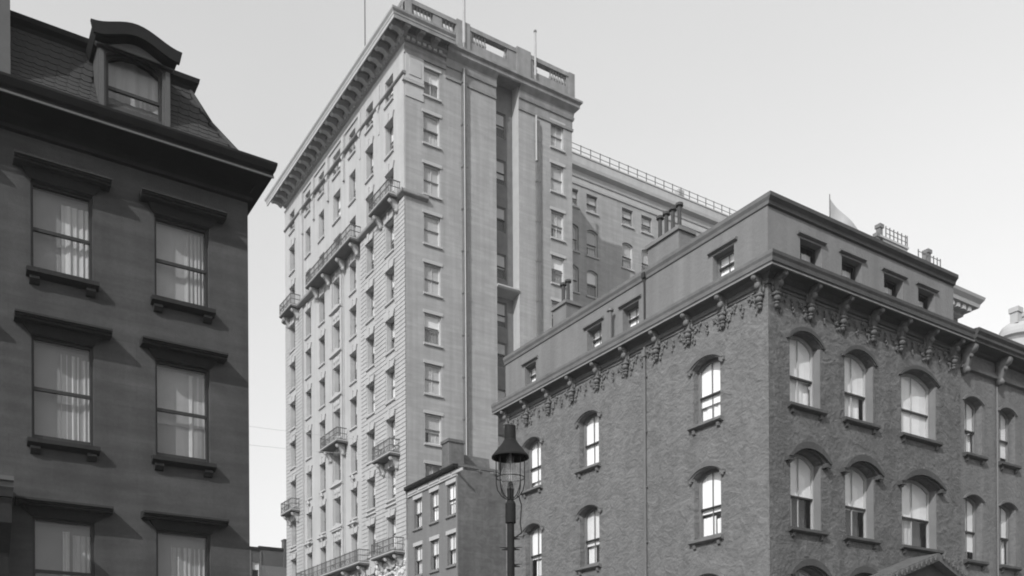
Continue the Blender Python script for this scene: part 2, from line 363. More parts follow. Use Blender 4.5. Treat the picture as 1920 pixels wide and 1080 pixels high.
def sb_mesh():
    b = MB(); b.prof([(0,-.15),(-.13,-.15),(-.13,-.20),(-.06,-.28),(0,-.29)], -.09, .09); return b.mesh('sill_bracket', 'brown_trim')
lm, sm, sbm = lintel_mesh(), sill_mesh(), sb_mesh()
covers = {                                            # flat grey lace on one side, brighter gathered drapes on the other, each window its own way
 (1,0): [('blind',.03,'lace'),('curtain',.50,.97,.0,.90,4,'drape',1)],
 (2,0): [('blind',.03,'lace_pale'),('curtain',.58,.98,.0,.97,5,'lace_pale',2)],
 (1,1): [('blind',.03,'lace'),('curtain',.48,.80,.0,.93,3,'drape',4),('curtain',.82,.98,0,.9,2,'lace_pale',5)],
 (2,1): [('blind',.40,'lace_pale'),('curtain',0,1,0,.4,2,'lace',12),('curtain',.56,.97,.0,.96,3,'drape',8)],
 (1,2): [('blind',.03,'lace'),('curtain',.50,.62,.0,.93,2,'drape',10),('curtain',.66,.97,0,.9,3,'lace_pale',9)],
 (2,2): [('blind',.03,'lace'),('curtain',.22,.97,.0,.88,7,'lace_pale',12)],
}
for i, (a, c) in enumerate(cols_all):
    for j, (e, f) in enumerate(rows_l):
        cu = (a+c)/2
        window(F, cu, e, c-a, f-e, 0, .10, 'sash_dark', covers.get((i, j), [('curtain',0,1,0,1,4,'lace',3)]), split=.5 if j else .48, t=.055)
        F.put('lintel', lm, cu, 0, f+.13)
        F.put('sill', sm, cu, 0, e-.015)
        for s_ in (-.52, .52):
            F.put('sill_bracket', sbm, cu+s_, 0, e-.015)
# mansard
b = MB()
lo = [(-9,-.35,14.06),(.15,-.35,14.06)]; 
b.poly([(-9,-.28,14.0),(.0,-.28,14.0),(-.68,.55,15.2),(-9,.55,15.2)])
b.poly([(-9,.55,15.2),(-.68,.55,15.2),(-1.05,.92,16.1),(-9,.92,16.1)])
b.poly([(.0,-.28,14.0),(.0,12,14.0),(-.68,12,15.2),(-.68,.55,15.2)])
b.poly([(-.68,.55,15.2),(-.68,12,15.2),(-1.05,12,16.1),(-1.05,.92,16.1)])
b.poly([(-9,.92,16.1),(-1.05,.92,16.1),(-1.05,12,16.1),(-9,12,16.1)])
F.put('mansard_roof', b.mesh('roof', 'slate'))
b = MB(); cv = [(.95,16.02),(.84,16.04),(.82,16.12),(.72,16.18),(.70,16.28),(.95,16.30)]
b.loft([(-9, d, z) for d, z in cv], [(-d-.16, d, z) for d, z in cv]); b.loft([(-d-.16, d, z) for d, z in cv], [(-d-.16, 12, z) for d, z in cv])
F.put('roof_curb', b.mesh('roof_curb', 'cornice_dark'))
def slate_mesh(lower):
    b = MB(); L_ = .20
    b.loft([(-.108,0,0),(-.06,-.0,-.035),(.06,0,-.035),(.108,0,0),(.108,0,L_),(-.108,0,L_)], [(-.108,.012,0),(-.06,.012,-.035),(.06,.012,-.035),(.108,.012,0),(.108,.012,L_),(-.108,.012,L_)])
    return b.mesh('slate', 'slate')
sl = slate_mesh(0)
n_sl = 0
segs = [((-.28,14.0),(.55,15.2),.0,-.68), ((.55,15.2),(.92,16.1),-.68,-1.05)]
for (d0,z0),(d1,z1),ue0,ue1 in segs:
    Ls = math.hypot(d1-d0, z1-z0); nr = int(Ls/.165); ang = math.atan2(d1-d0, z1-z0)
    for r_ in range(nr):
        t_ = (r_+.25)/nr; d_ = d0+(d1-d0)*t_; z_ = z0+(z1-z0)*t_; ue = ue0+(ue1-ue0)*t_
        for q in range(24):
            u_ = ue-.13-q*.222-(.11 if r_ % 2 else 0)
            if -3.05 < u_ < -1.75 and z_ < 15.75: continue
            if n_sl >= 298: continue
            o = F.put('slate', sl, u_, d_-.055, z_); o.rotation_euler = (-ang-.06+random.uniform(-.015,.015), random.uniform(-.012,.012), 0); n_sl += 1
b = MB(); b.path([(.02,-.30,14.02),(-.67,.53,15.23),(-1.05,.89,16.06)], .055, 8); F.put('hip_roll', b.mesh('hip_roll', 'slate', True))
# dormer
du = 3.93-LX
b = MB()
hw, h0, h1 = .73, 14.06, 15.86
b.poly([(0,.1,h0),(0,1.6,h0),(0,1.6,h1),(0,.1,h1)]); ckm = b.mesh('dormer_cheek', 'wood_grey')
for s_ in (-1, 1): F.put('dormer_cheek', ckm, du+s_*hw)
F.put('dormer_front', wall(-hw, hw, h0, h1+.12, [(-.57, .57, 14.25, 15.70, .2)], .12, .1).mesh('dormer_front', 'wood_grey'), du)
b = MB()
b.box(-.045, .045, .04, .1, 14.06, 15.72); pil_m = b.mesh('dormer_pilaster', 'wood_grey')
for s_ in (-1, 1): F.put('dormer_pilaster', pil_m, du+s_*.665)
def hood(yf, grow):
    top = []; n = 16; W_ = .86+grow
    for i in range(n+1):
        x = -W_+2*W_*i/n; t_ = x/W_
        z_ = 16.06+grow*.6+.24*(cos(pi*t_)+1)/2*(1 if abs(t_) < 1 else 0)
        top.append((x, z_))
    bot = [(x*.94, z_-.20-grow*.2-.04) for x, z_ in reversed(top)]
    return top+bot
b = MB(); b.plate(hood(0, 0), -.16, 1.7); b.plate([(x, z-.02) for x, z in hood(0, .05)], -.24, -.16)
F.put('dormer_hood', b.mesh('dormer_hood', 'cornice_dark'), du)
b = MB(); b.plate([(-.80, 15.80)]+[(x*.89, z-.30) for x, z in hood(0,0)[:17]]+[(.80, 15.80)], -.02, .1)
F.put('dormer_pediment', b.mesh('dormer_pediment', 'wood_grey'), du)
window(F, du, 14.25, 1.12, 1.44, .2, .2, 'sash_dark', [('curtain',0,1,0,1,4,'lace_pale',3),('curtain',.35,.97,0,.62,7,'drape',4)], split=.56, t=.05)
# chimney stack at the far left and the roof hatch post by the hip
b = MB(); b.box(-.9, 0, 0, 1.2, 14.05, 18.4); b.box(-.98, .08, -.08, 1.28, 18.2, 18.4)
F.put('chimney', b.mesh('chimney', 'wood_grey'), 1.57-LX, -.12)
b = MB(); b.box(-.07,.07,-.07,.07,0,.35); b.box(-.1,.1,-.1,.1,.3,.36); F.put('vent_cap', b.mesh('vent_cap', 'lead'), -.78, 1.3, 15.45)
# projecting doorway hood of the stoop at the far left
b = MB(); b.prof([(0,.30),(-1.25,.24),(-1.25,.16),(-1.18,.14),(-1.18,.05),(-1.1,0),(-1.0,-.1),(0,-.1)], -2.4, 0)
F.put('porch_cornice', b.mesh('porch_cornice', 'wood_grey'), 1.5-LX, 0, 5.98)
b = MB()
for x in (-.26, -2.3): b.prof([(0,5.86),(-1.0,5.86),(-.95,5.4),(-.45,4.9),(-.25,4.2),(0,4.2)], x, x+.24)
b.box(-2.3, -.02, -.16, 0, 0, 5.86)
F.put('porch_bracket', b.mesh('porch_bracket', 'brown_trim'), 1.5-LX)

# ================================================================ CORNER HOUSE
CX, CY = 22.22, 19.57
corner = thing('corner_building', (CX, CY, 0), 'four-storey corner building with carved cornice brackets, arched windows and a plain attic storey', 'building')
FW = Fac(corner, CX, CY, 'w'); FS = Fac(corner, CX, CY, 's')
YL = 34.8
Wc = [(-(y-CY), wd) for y, wd in ((22.24, 1.25), (28.68, 1.25), (32.62, 1.22))]
Wr = [(11.55, 13.48, .22), (7.65, 9.78, .22), (4.1, 6.2, .2)]
holes = [(u-wd/2, u+wd/2, a, c, r) for u, wd in Wc for a, c, r in Wr]
FW.put('wall', wall(-(YL-CY), 0, 0, 15.1, holes, .3).mesh('wall', 'stucco_w'))
Sc = [(23.95-CX, 1.5), (26.68-CX, 1.56), (30.05-CX, 2.1)]
Sr = [(11.58, 13.62, .34), (7.65, 9.85, .30), (3.9, 6.12, .30)]
holes = [(u-wd/2, u+wd/2, a, c, r) for u, wd in Sc for a, c, r in Sr]
XE = 32.62-CX
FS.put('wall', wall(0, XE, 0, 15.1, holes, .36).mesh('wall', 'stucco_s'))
b = MB(); b.box(0, XE, 0, .02, 15.1, 15.9); FS.put('frieze', b.mesh('frieze', 'stucco_s'), 0, 0)
b = MB(); b.box(-(YL-CY), 0, 0, .02, 15.1, 15.9); FW.put('frieze', b.mesh('frieze', 'stucco_w'))
# rear and far walls close the block
b = MB(); b.poly([(.02,YL-CY,0),(XE,YL-CY,0),(XE,YL-CY,17.8),(.02,YL-CY,17.8)]); b.poly([(XE,.02,0),(XE,YL-CY,0),(XE,YL-CY,15.9),(XE,.02,15.9)])
FS.put('rear_wall', b.mesh('rear_wall', 'small_side'))
# cornice: one moulded run round both fronts
pc = [(0,15.10),(1,15.10),(1,15.12)]
cw = [(.0,15.12),(.10,15.14),(.12,15.24),(.05,15.30),(.30,15.42),(.86,15.44),(.86,15.50),(.93,15.53),(.93,15.66),(1.0,15.74),(1.0,15.84),(.0,15.90)]
def cor(u0, uend, dep, other, sgn, both_mitre=False):
    b = MB(); n = len(cw)
    A = [(u0 if not both_mitre else u0, -f*dep, z) for f, z in cw]; B = [(uend+sgn*f*other, -f*dep, z) for f, z in cw]
    return b.loft(A, B)
FW.put('cornice', cor(-(YL-CY)-.45, 0, .47, .60, 1).mesh('cornice', 'corner_trim'))
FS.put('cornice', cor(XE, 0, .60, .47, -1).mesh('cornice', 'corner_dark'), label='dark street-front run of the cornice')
b = MB(); b.box(-(YL-CY)-.4, .5, -.452, -.405, 15.40, 15.44); FW.put('cornice_bead', b.mesh('bead', 'bead_w'))
b = MB(); b.box(-.45, XE, -.575, -.52, 15.39, 15.44); FS.put('cornice_bead', b.mesh('bead', 'corner_carve'))
def bracket(dep, m, h=1.0):
    b = MB()
    b.prof([(0,.0),(-dep*.86,0),(-dep*.9,-.05),(-dep*.84,-.12),(-dep*.55,-.20),(-dep*.42,-.34),(-dep*.34,-.52),(-dep*.22,-.60),(0,-.62)], -.085, .085)
    b.ball((0,-dep*.80,-.09), .11, .10, .10)
    b.ball((0,-dep*.45,-.30), .12, .10, .12)
    b.prof([(0,-.55),(-.20,-.55),(-.22,-.60),(-.12,-.64),(0,-.64)], -.13, .13)
    b.ball((0,-.12,-.72), .125, .12, .10); b.ball((0,-.10,-.86), .10, .09, .05); b.ball((0,-.09,-.95), .075, .08, .075)
    for s_ in (-1, 1):
        b.ball((s_*.13,-.06,-.25), .05, .05, .12); b.ball((s_*.12,-.05,-.42), .04, .04, .10)
    return b.mesh('bracket', m, True)
bw_ = bracket(.43, 'corner_carve'); bs_ = bracket(.55, 'carve_front')  # the front copy is darker than the side one
ysb = [19.83, 21.40, 23.00, 24.62, 26.30, 28.02, 29.66, 31.30, 32.96, 34.55]
for y in ysb: FW.put('bracket', bw_, -(y-CY), 0, 15.42)
xsb = [22.50, 24.10, 25.70, 27.30, 28.88, 30.45, 32.05]
for x in xsb: FS.put('bracket', bs_, x-CX, 0, 15.42)
def carving(span, seed, m):
    r = random.Random(seed); b = MB()
    for i in range(34):                              # leaf sprays beside each bracket, thin towards the middle
        s_ = r.choice((-1,1)); q_ = r.random()**1.6; x = s_*(span/2-.14-q_*.42); z_ = -.06-(1-q_)*.55*r.random()-.05*r.random()
        b.ball((x, -.035, z_), r.uniform(.03,.06), r.uniform(.03,.06), r.uniform(.03,.08), 6, 4)
    for i in range(8):
        b.ball((r.uniform(-.07,.07), -.04, -.15-.055*i), .055-.003*i, .05, .05, 6, 4)
    for s_ in (-1, 1):
        for i in range(7):
            a = i/6*pi; b.ball((s_*(span*.27+.10*cos(a)), -.035, -.30+.10*sin(a)), .035, .04, .035, 6, 4)
    for i in range(10):
        s_ = r.choice((-1,1)); b.ball((s_*(span/2-r.uniform(.16,.28)), -.035, -.25-r.uniform(0,.45)), .035, .04, .055, 6, 4)
    b.prof([(0,.04),(-.035,.04),(-.035,.0),(0,.0)], -span/2+.1, span/2-.1)
    return b.mesh('carving', m, True)
cvs = [carving(1.62, s_, 'corner_carve') for s_ in (1, 2, 3)]; cvf = [carving(1.62, s_, 'carve_front') for s_ in (1, 2, 3)]
for i, (a, c) in enumerate(zip(ysb, ysb[1:])): FW.put('carving', cvs[i % 3], -((a+c)/2-CY), 0, 15.02)
for i, (a, c) in enumerate(zip(xsb, xsb[1:])): FS.put('carving', cvf[(i+1) % 3], (a+c)/2-CX, 0, 15.02)
# window hoods and sills
def arch_hood(w_, rise, t_, proj, drop, two=False, m='corner_trim'):
    b = MB(); n = 12
    def band(off0, off1, p):
        i_ = arc_pts(-w_/2-off0, w_/2+off0, 0, rise+off0*.35, n); o_ = arc_pts(-w_/2-off1, w_/2+off1, .0, rise+off1, n)
        for (a, c), (e, f) in zip(zip(i_, i_[1:]), zip(o_, o_[1:])):
            b.loft([(a[0],0,a[1]),(c[0],0,c[1]),(f[0],0,f[1]),(e[0],0,e[1])], [(a[0],-p,a[1]),(c[0],-p,c[1]),(f[0],-p,f[1]),(e[0],-p,e[1])])
    band(.02, t_*.55, proj*.55); band(t_*.55, t_, proj)
    if drop:
        for s_ in (-1, 1):
            x0 = s_*(w_/2+.01); x1 = s_*(w_/2+t_); b.box(min(x0,x1), max(x0,x1), -proj*.8, 0, -drop, .02)
            b.ball((s_*(w_/2+t_*.55), -proj*.5, -drop-.03), .06)
    return b.mesh('hood', m, False)
def c_sill(w_, m='corner_trim'):
    b = MB(); W_ = w_/2+.14; b.prof([(.25,.03),(-.16,0),(-.17,-.09),(-.10,-.13),(0,-.15)], -W_, W_)
    for s_ in (-1, 1): b.prof([(0,-.15),(-.10,-.15),(-.08,-.27),(0,-.31)], s_*(W_-.2)-.06, s_*(W_-.2)+.06)
    return b.mesh('sill', m)
hw_ = arch_hood(1.25, .22, .22, .10, .10); swm = c_sill(1.25)
cov_w = {(0,0): [('blind',.36,'blind'),('curtain',0,1,0,.42,5,'blind',3)], (0,1): [('blind',.44,'blind'),('curtain',0,.5,0,.40,3,'blind',4),('curtain',.55,1,0,.34,3,'blind',5)],
 (1,0): [('blind',.03,'blind')], (1,1): [('blind',.42,'blind_grey'),('curtain',.05,.45,0,.42,3,'blind_grey',4),('curtain',.6,.95,0,.42,3,'blind',4)],
 (2,0): [('blind',.22,'blind'),('curtain',0,1,0,.3,4,'blind_grey',6)], (2,1): [('blind',.45,'blind'),('curtain',.25,1,0,.42,3,'blind',7)]}
for i, (u, wd) in enumerate(Wc):
    for j, (a, c, r) in enumerate(Wr):
        window(FW, u, a, wd, c-a, r, .24, 'sash_mid', cov_w.get((i, j), [('blind',.4,'blind')]), split=.5, t=.09, muntin=1)
        FW.put('hood', hw_, u, 0, c); FW.put('sill', swm, u, 0, a)
cov_s = {(0,0): [('blind',.5,'blind_grey'),('curtain',0,1,0,.52,3,'blind_grey',3)], (1,0): [('blind',.5,'blind_grey'),('curtain',0,.9,0,.52,3,'blind_grey',4)], (2,0): [('blind',.03,'blind_grey')],
 (0,1): [('blind',.52,'blind_grey'),('curtain',0,.4,0,.5,2,'blind_dim',3)], (1,1): [('blind',.48,'blind_grey'),('curtain',0,.3,0,.45,2,'blind_dim',3)], (2,1): [('blind',.5,'blind_grey'),('curtain',0,.6,0,.5,4,'blind_dim',3)]}
for i, (u, wd) in enumerate(Sc):
    for j, (a, c, r) in enumerate(Sr):
        key = ('hoodS', wd, j > 0)
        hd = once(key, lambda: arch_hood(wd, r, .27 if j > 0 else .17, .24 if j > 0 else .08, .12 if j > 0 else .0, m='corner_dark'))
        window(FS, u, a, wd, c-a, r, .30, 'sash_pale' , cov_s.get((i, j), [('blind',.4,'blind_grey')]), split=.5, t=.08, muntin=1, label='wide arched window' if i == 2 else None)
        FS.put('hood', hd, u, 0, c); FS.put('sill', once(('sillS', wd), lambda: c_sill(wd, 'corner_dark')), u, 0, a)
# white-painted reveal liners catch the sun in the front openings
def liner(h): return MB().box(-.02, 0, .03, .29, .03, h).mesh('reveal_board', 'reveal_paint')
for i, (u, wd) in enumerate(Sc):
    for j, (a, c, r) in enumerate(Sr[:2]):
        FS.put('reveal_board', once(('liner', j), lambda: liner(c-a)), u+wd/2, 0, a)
# downpipe and attic
b = MB(); b.tube((0,-.07,.2), (0,-.07,15.1), .05); b.box(-.09,.09,-.14,0,14.75,15.0)
for z_ in range(2, 15, 2): b.box(-.08,.08,-.09,0,z_,z_+.06)
FW.put('downpipe', b.mesh('downpipe', 'lead', False), -(25.28-CY))
AT = 17.9
Aw = [(21.45, .95), (26.12, .92), (28.30, .92), (32.76, .85)]
holes = [(-(y-CY)-w_/2, -(y-CY)+w_/2, 15.95, 16.97, 0) for y, w_ in Aw]
FW.put('attic_wall', wall(-(34.75-CY), 0, 15.86, 17.75, holes, .34).mesh('attic_wall', 'attic'))
As = [(24.25-CX, 1.05), (26.32-CX, 1.05), (28.60-CX, 1.08), (30.52-CX, .98)]
XA = 32.2-CX
holes = [(u-w_/2, u+w_/2, 15.95, 16.97, 0) for u, w_ in As]
FS.put('attic_wall', wall(0, XA, 15.86, 17.75, holes, .34).mesh('attic_wall', 'attic'))
b = MB(); b.poly([(XA,0,15.86),(XA,15.2,15.86),(XA,15.2,17.75),(XA,0,17.75)]); FS.put('attic_side', b.mesh('attic_side', 'attic'))
cc = [(0,17.55),(.4,17.58),(.5,17.68),(1,17.78),(1,17.90),(-.3,17.92)]
b = MB(); b.loft([(-(34.75-CY)-.05,-f*.10,z) for f, z in cc], [(f*.2,-f*.10,z) for f, z in cc]); FW.put('attic_cornice', b.mesh('attic_cornice', 'corner_trim'))
b = MB(); b.loft([(XA+.02,-f*.2,z) for f, z in cc], [(-f*.10,-f*.2,z) for f, z in cc]); FS.put('attic_cornice', b.mesh('attic_cornice', 'corner_dark'))
b = MB(); b.poly([(0,0,17.85),(XA,0,17.85),(XA,15.2,17.85),(0,15.2,17.85)]); FS.put('roof', b.mesh('roof', 'tar'))
def brow(w_, m):
    b = MB(); W_ = w_/2+.16; b.prof([(0,.16),(-.10,.14),(-.11,.08),(-.05,.05),(0,.04)], -W_, W_); return b.mesh('window_brow', m)
for y, w_ in Aw:
    u = -(y-CY); window(FW, u, 15.95, w_, 1.02, 0, .26, 'sash_mid', [('blind',-.1,'blind')], split=.6, t=.06, muntin=1)
    FW.put('window_brow', once(('browW', w_), lambda: brow(w_, 'corner_trim')), u, 0, 16.99)
for u, w_ in As:
    window(FS, u, 15.95, w_, 1.02, 0, .26, 'sash_dark', [('curtain',.55,1,0,.9,3,'blind_grey',3)], split=.5, t=.05)
    FS.put('window_brow', once(('browS', w_), lambda: brow(w_, 'corner_trim')), u, 0, 16.99)
# standpipe and rain pipe on the attic
b = MB(); b.tube((0,-.25,15.9),(0,-.25,16.98),.07); b.lathe((0,-.25,16.98),[(.07,0),(.13,.03),(.13,.10),(.0,.12)],12); FW.put('standpipe', b.mesh('standpipe', 'lead'), -(27.0-CY))
b = MB(); b.tube((0,-.06,15.9),(0,-.06,17.95),.035); b.box(-.08,.08,-.14,0,17.6,17.8); FW.put('rain_pipe', b.mesh('rain_pipe', 'sash_dark'), -(25.28-CY))
# chimneys with pots, standing behind the attic parapet
def chimney(y0, y1, x, ztop, pots, ph, nm):
    b = MB(); u0, u1 = -(y1-CY), -(y0-CY)
    b.box(u0, u1, x-CX, x-CX+.75, 17.7, ztop); b.box(u0-.08, u1+.08, x-CX-.08, x-CX+.83, ztop-.14, ztop)
    o = FW.put('chimney', b.mesh('chimney', 'attic'))
    def pot():
        p = MB(); p.lathe((0,0,0), [(.085,0),(.075,ph-.1),(.07,ph-.06)], 12); p.lathe((0,0,ph-.1), [(.0,-.02),(.15,-.02),(.15,.07),(.0,.12)], 12); return p.mesh('chimney_pot', 'corner_dark', False)
    pm = once(('pot', ph), pot)
    for k in range(pots):
        uu = u0+(u1-u0)*((k+.9)/(pots+.8)); sub(o, 'chimney_pot', pm, (uu, x-CX+.35, ztop))
chimney(25.42, 27.15, 24.0, 20.1, 4, 1.12, 'a')
chimney(32.55, 33.55, 24.0, 20.1, 2, 1.1, 'b')
# gabled stone hood over the entrance
b = MB(); px, pz = 29.45-CX, 7.25
for s_, sl_ in ((-1, .34), (1, .40)):
    x1 = px+s_*2.6; z1_ = pz-2.6*sl_
    b.loft([(px,0,pz),(x1,0,z1_),(x1,0,z1_-.26),(px,0,pz-.26)], [(px,-1.1,pz),(x1,-1.1,z1_),(x1,-1.1,z1_-.26),(px,-1.1,pz-.26)])
gh = FS.put('porch_gable', b.mesh('porch_gable', 'carve_front'))
b = MB(); b.plate([(px,pz-.26),(px-2.5,pz-.26-.85),(px-2.5,pz-1.4),(px+2.5,pz-1.5),(px+2.5,pz-1.26)], -.75, -.6); sub(gh, 'tympanum', b.mesh('tympanum', 'corner_dark'))
def crocket():
    b = MB(); b.ball((0,0,.03),.08,.06,.05,6,4); b.ball((.05,0,.08),.045,.045,.045,6,4); b.ball((-.03,-.03,-.04),.04,.04,.05,6,4); return b.mesh('crocket', 'carve_front', True)
ck = crocket()
for s_, sl_ in ((-1, .34), (1, .40)):
    for k in range(9): x = px+s_*(.25+k*.27); sub(gh, 'crocket', ck, (x, -1.12, pz-abs(x-px)*sl_-.13+(.1 if s_ > 0 else 0)))

# ================================================================ ANNEX to the right
annex = thing('annex_building', (32.62, CY, 0), 'lighter stucco house right of the corner building, narrow arched windows under a scroll-bracketed cornice', 'building')
FA = Fac(annex, 32.62, CY, 's')
An = [(33.52-32.62, 1.15), (35.88-32.62, 1.12), (38.3-32.62, 1.12)]
Ar = [(11.5, 13.5, .18), (7.5, 9.8, .18), (3.6, 6.0, .18)]
holes = [(u-w_/2, u+w_/2, a, c, r) for u, w_ in An for a, c, r in Ar]
FA.put('wall', wall(0, 12, 0, 14.72, holes, .34, d=.04).mesh('wall', 'annex'))
b = MB(); b.poly([(0,.04,14.7),(12,.04,14.7),(12,.04,15.9),(0,.04,15.9)]); b.poly([(12,.04,0),(12,14,0),(12,14,15.9),(12,.04,15.9)]); b.poly([(0,14,0),(12,14,0),(12,14,15.9),(0,14,15.9)]); FA.put('frieze', b.mesh('frieze', 'annex'))
b = MB(); b.prof([(.04,14.62),(-.10,14.64),(-.13,14.72),(-.05,14.76),(-.07,14.84),(.04,14.86)], 0, 12); FA.put('frieze_moulding', b.mesh('m', 'corner_trim'))
b = MB(); b.prof([(.04,15.30),(-.08,15.32),(-.15,15.40),(-.58,15.42),(-.58,15.50),(-.66,15.56),(-.66,15.66),(-.74,15.76),(-.74,15.88),(.04,15.95)], .0, 12); FA.put('cornice', b.mesh('cornice', 'corner_dark'))
b = MB(); b.poly([(0,0,15.92),(12,0,15.92),(12,14,15.92),(0,14,15.92)]); FA.put('roof', b.mesh('roof', 'tar'))
b = MB(); b.prof([(0,.42),(-.52,.42),(-.56,.30),(-.50,.16),(-.36,.10),(-.30,-.05),(-.24,-.25),(-.20,-.38),(-.22,-.50),(-.13,-.58),(0,-.58)], -.12, .12)
b.ball((0,-.44,.27),.15,.10,.12); b.ball((0,-.18,-.46),.14,.10,.12); b.ball((0,-.33,.02),.13,.06,.10)
sbk = b.mesh('scroll_bracket', 'corner_carve', True)
for x in (32.80, 35.12, 37.45, 39.8): FA.put('scroll_bracket', sbk, x-32.62, 0, 15.0)
covA = [[('blind',.5,'blind_grey'),('curtain',.2,1,0,.5,3,'blind_grey',3)], [('blind',.2,'blind_grey')]]
for i, (u, w_) in enumerate(An):
    for j, (a, c, r) in enumerate(Ar):
        window(FA, u, a, w_, c-a, r, .30, 'sash_mid', covA[(i+j) % 2], split=.5, t=.08, muntin=1)
        FA.put('hood', once(('hA', w_), lambda: arch_hood(w_, .18, .14, .07, 0, m='corner_trim')), u, .04, c)
        FA.put('sill', once(('sA', w_), lambda: c_sill(w_, 'corner_dark')), u, .02, a)
b = MB(); b.tube((0,-.03,.1),(0,-.03,14.6),.028); FA.put('downpipe', b.mesh('downpipe', 'attic'), 35.08-32.62+.0, .02)

# ================================================================ TOWER HOTEL
TX, TY = 28.24, 56.76
tower = thing('tower_hotel', (TX, TY, 0), 'tall pale hotel tower with a deep modillioned cornice and iron balconies', 'building')
TW = Fac(tower, TX, TY, 'w'); TS = Fac(tower, TX, TY, 's')
TE = 81.1; TH = 48.0
heads = [16.05, 19.5, 23.0, 26.5, 30.0, 33.5, 36.95, 40.4, 43.95, 47.1]
wc = [(59.06, 1.30), (62.45, 1.25), (65.95, 1.2), (69.1, 1.5), (72.45, 1.2), (75.6, 1.2), (79.2, 1.25)]
WH = 2.25
pav_r = (56.76, 64.2); pav_l = (76.75, TE)
def tholes(y0, y1):
    hs = []
    for y, w_ in wc:
        if y0 < y < y1:
            for h in heads: hs.append((-(y-TY)-w_/2, -(y-TY)+w_/2, h-(WH if h < 47 else 1.75), h, 0))
            hs.append((-(y-TY)-w_/2, -(y-TY)+w_/2, 10.2, 12.4, 0)); hs.append((-(y-TY)-w_/2, -(y-TY)+w_/2, 6.2, 8.6, 0))
    return hs
for (y0, y1), d in ((pav_r, -.12), ((64.2, 76.75), 0.0), (pav_l, -.12)):
    TW.put('wall', wall(-(y1-TY), -(y0-TY), 0, TH, tholes(y0, y1), .48, d=d, thick=.117 if d else None).mesh('wall', 'limestone'))
# rusticated courses on the two end bays, up to the belt course
for (y0, y1) in (pav_r, pav_l):
    b = MB(); z = 14.1
    while z < 37.4:
        cuts = []
        for y, w_ in wc:
            if y0 < y < y1:
                for h in heads:
                    if h-WH-.12 < z+.30 and z < h+.42: cuts.append((y-w_/2-.12, y+w_/2+.12))
        edges = [y0]+[e for c in sorted(cuts) for e in c]+[y1]
        for a, c in zip(edges[::2], edges[1::2]):
            if c-a > .05: b.box(-(c-TY)+(.0 if c == y1 else 0), -(a-TY)+(.05 if a == 56.76 else 0), -.155, -.118, z, z+.255)
        z += .31
    TW.put('rusticated_courses', b.mesh('rusticated_courses', 'limestone'), kind='stuff')
# front-corner quoin return on the south face is plain brick
RC = [(30.28, 1.3), (41.1, 1.2)]
hs = []
for x, w_ in RC:
    for h in heads+[12.5]:
        if x > 40 and h > 47: pass
        hs.append((x-TX-w_/2, x-TX+w_/2, h-2.1 if h < 47 else h-1.9, h, 0))
XS0, XS1, XTE = 35.6-TX, 37.56-TX, 42.5-TX
TS.put('wall', wall(0, XS0, 0, TH, [h for h in hs if h[0] < 5], .22).mesh('wall', 'tower_brick'))
TS.put('wall', wall(XS1, XTE, 0, TH, [h for h in hs if h[0] > 5], .22).mesh('wall', 'tower_brick'))
SD = .85
b = MB(); b.poly([(XS0,0,0),(XS0,SD,0),(XS0,SD,48.8),(XS0,0,48.8)]); b.poly([(XS1,0,0),(XS1,SD,0),(XS1,SD,48.8),(XS1,0,48.8)]); TS.put('light_slot_side', b.mesh('slot_side', 'tower_trim'))
shs = [(XS0+.35, XS0+1.35, h-1.9, h, 0) for h in (16.0, 19.3, 22.8, 26.2, 29.7, 32.7, 36.3, 39.8, 43.3, 46.8)]
TS.put('light_slot_back', wall(XS0, XS1, 0, 48.8, shs, .15, d=SD).mesh('slot_back', 'spandrel'))
for k, h in enumerate(shs):
    window(TS, (h[0]+h[1])/2, h[2], 1.0, 1.9, 0, SD+.08, 'sash_mid', [('blind', (.45, .6, .3)[k % 3], 'blind_dim')], t=.06)
b = MB(); b.prof([(SD,33.05),(-.02,33.3),(-.12,33.42),(-.12,33.52),(SD,33.56)], XS0+.01, XS1-.01); TS.put('slot_cornice', b.mesh('slot_cornice', 'tower_trim'))
# side, rear, roof
b = MB(); b.poly([(XTE,0,0),(XTE,24.3,0),(XTE,24.3,TH),(XTE,0,TH)]); b.poly([(0,24.34,0),(XTE,24.34,0),(XTE,24.34,TH+3.3),(0,24.34,TH+3.3)])
TS.put('rear_wall', b.mesh('rear_wall', 'tower_brick'))
b = MB(); b.poly([(0,0,49.6),(XTE,0,49.6),(XTE,24.3,49.6),(0,24.3,49.6)]); TS.put('roof', b.mesh('roof', 'tar'))
# entablature and cornice
ent = [(0,47.5),(.10,47.52),(.10,47.78),(.05,47.80),(.14,47.95),(.14,48.02),(.02,48.04),(.02,48.30),(.16,48.33),(.16,48.52),(.30,48.60),(.34,48.72)]
cap = [(.30,48.72),(.32,49.12),(1.26,49.14),(1.27,48.74),(1.36,48.74),(1.36,48.95),(1.40,49.0),(1.40,49.12),(1.52,49.28),(1.52,49.42),(.0,49.62)]
def run(prof_, uA, uB, mA, mB, k=1.0):
    """moulding run in a facade frame; mA/mB: mitre factors at the two ends"""
    return MB().loft([(uA+mA*f*k, -f*k, z) for f, z in prof_], [(uB+mB*f*k, -f*k, z) for f, z in prof_])
yl = -(TE-TY)
TW.put('entablature', run(ent+[(0,48.72)], yl, 0, -1, 1).mesh('entablature', 'tower_trim'))
TW.put('cornice', run(cap, yl, 0, -1, .8).mesh('cornice', 'tower_trim'))
XW = 31.3-TX
b = MB(); b.box(yl+.1, .9, -1.25, -.335, 49.09, 49.13); b.box(yl+.1, .2, -.345, -.33, 48.76, 49.09); TW.put('soffit', b.mesh('soffit', 'soffit_shade'))  # dark sheet and band put the shade between modillions into colour
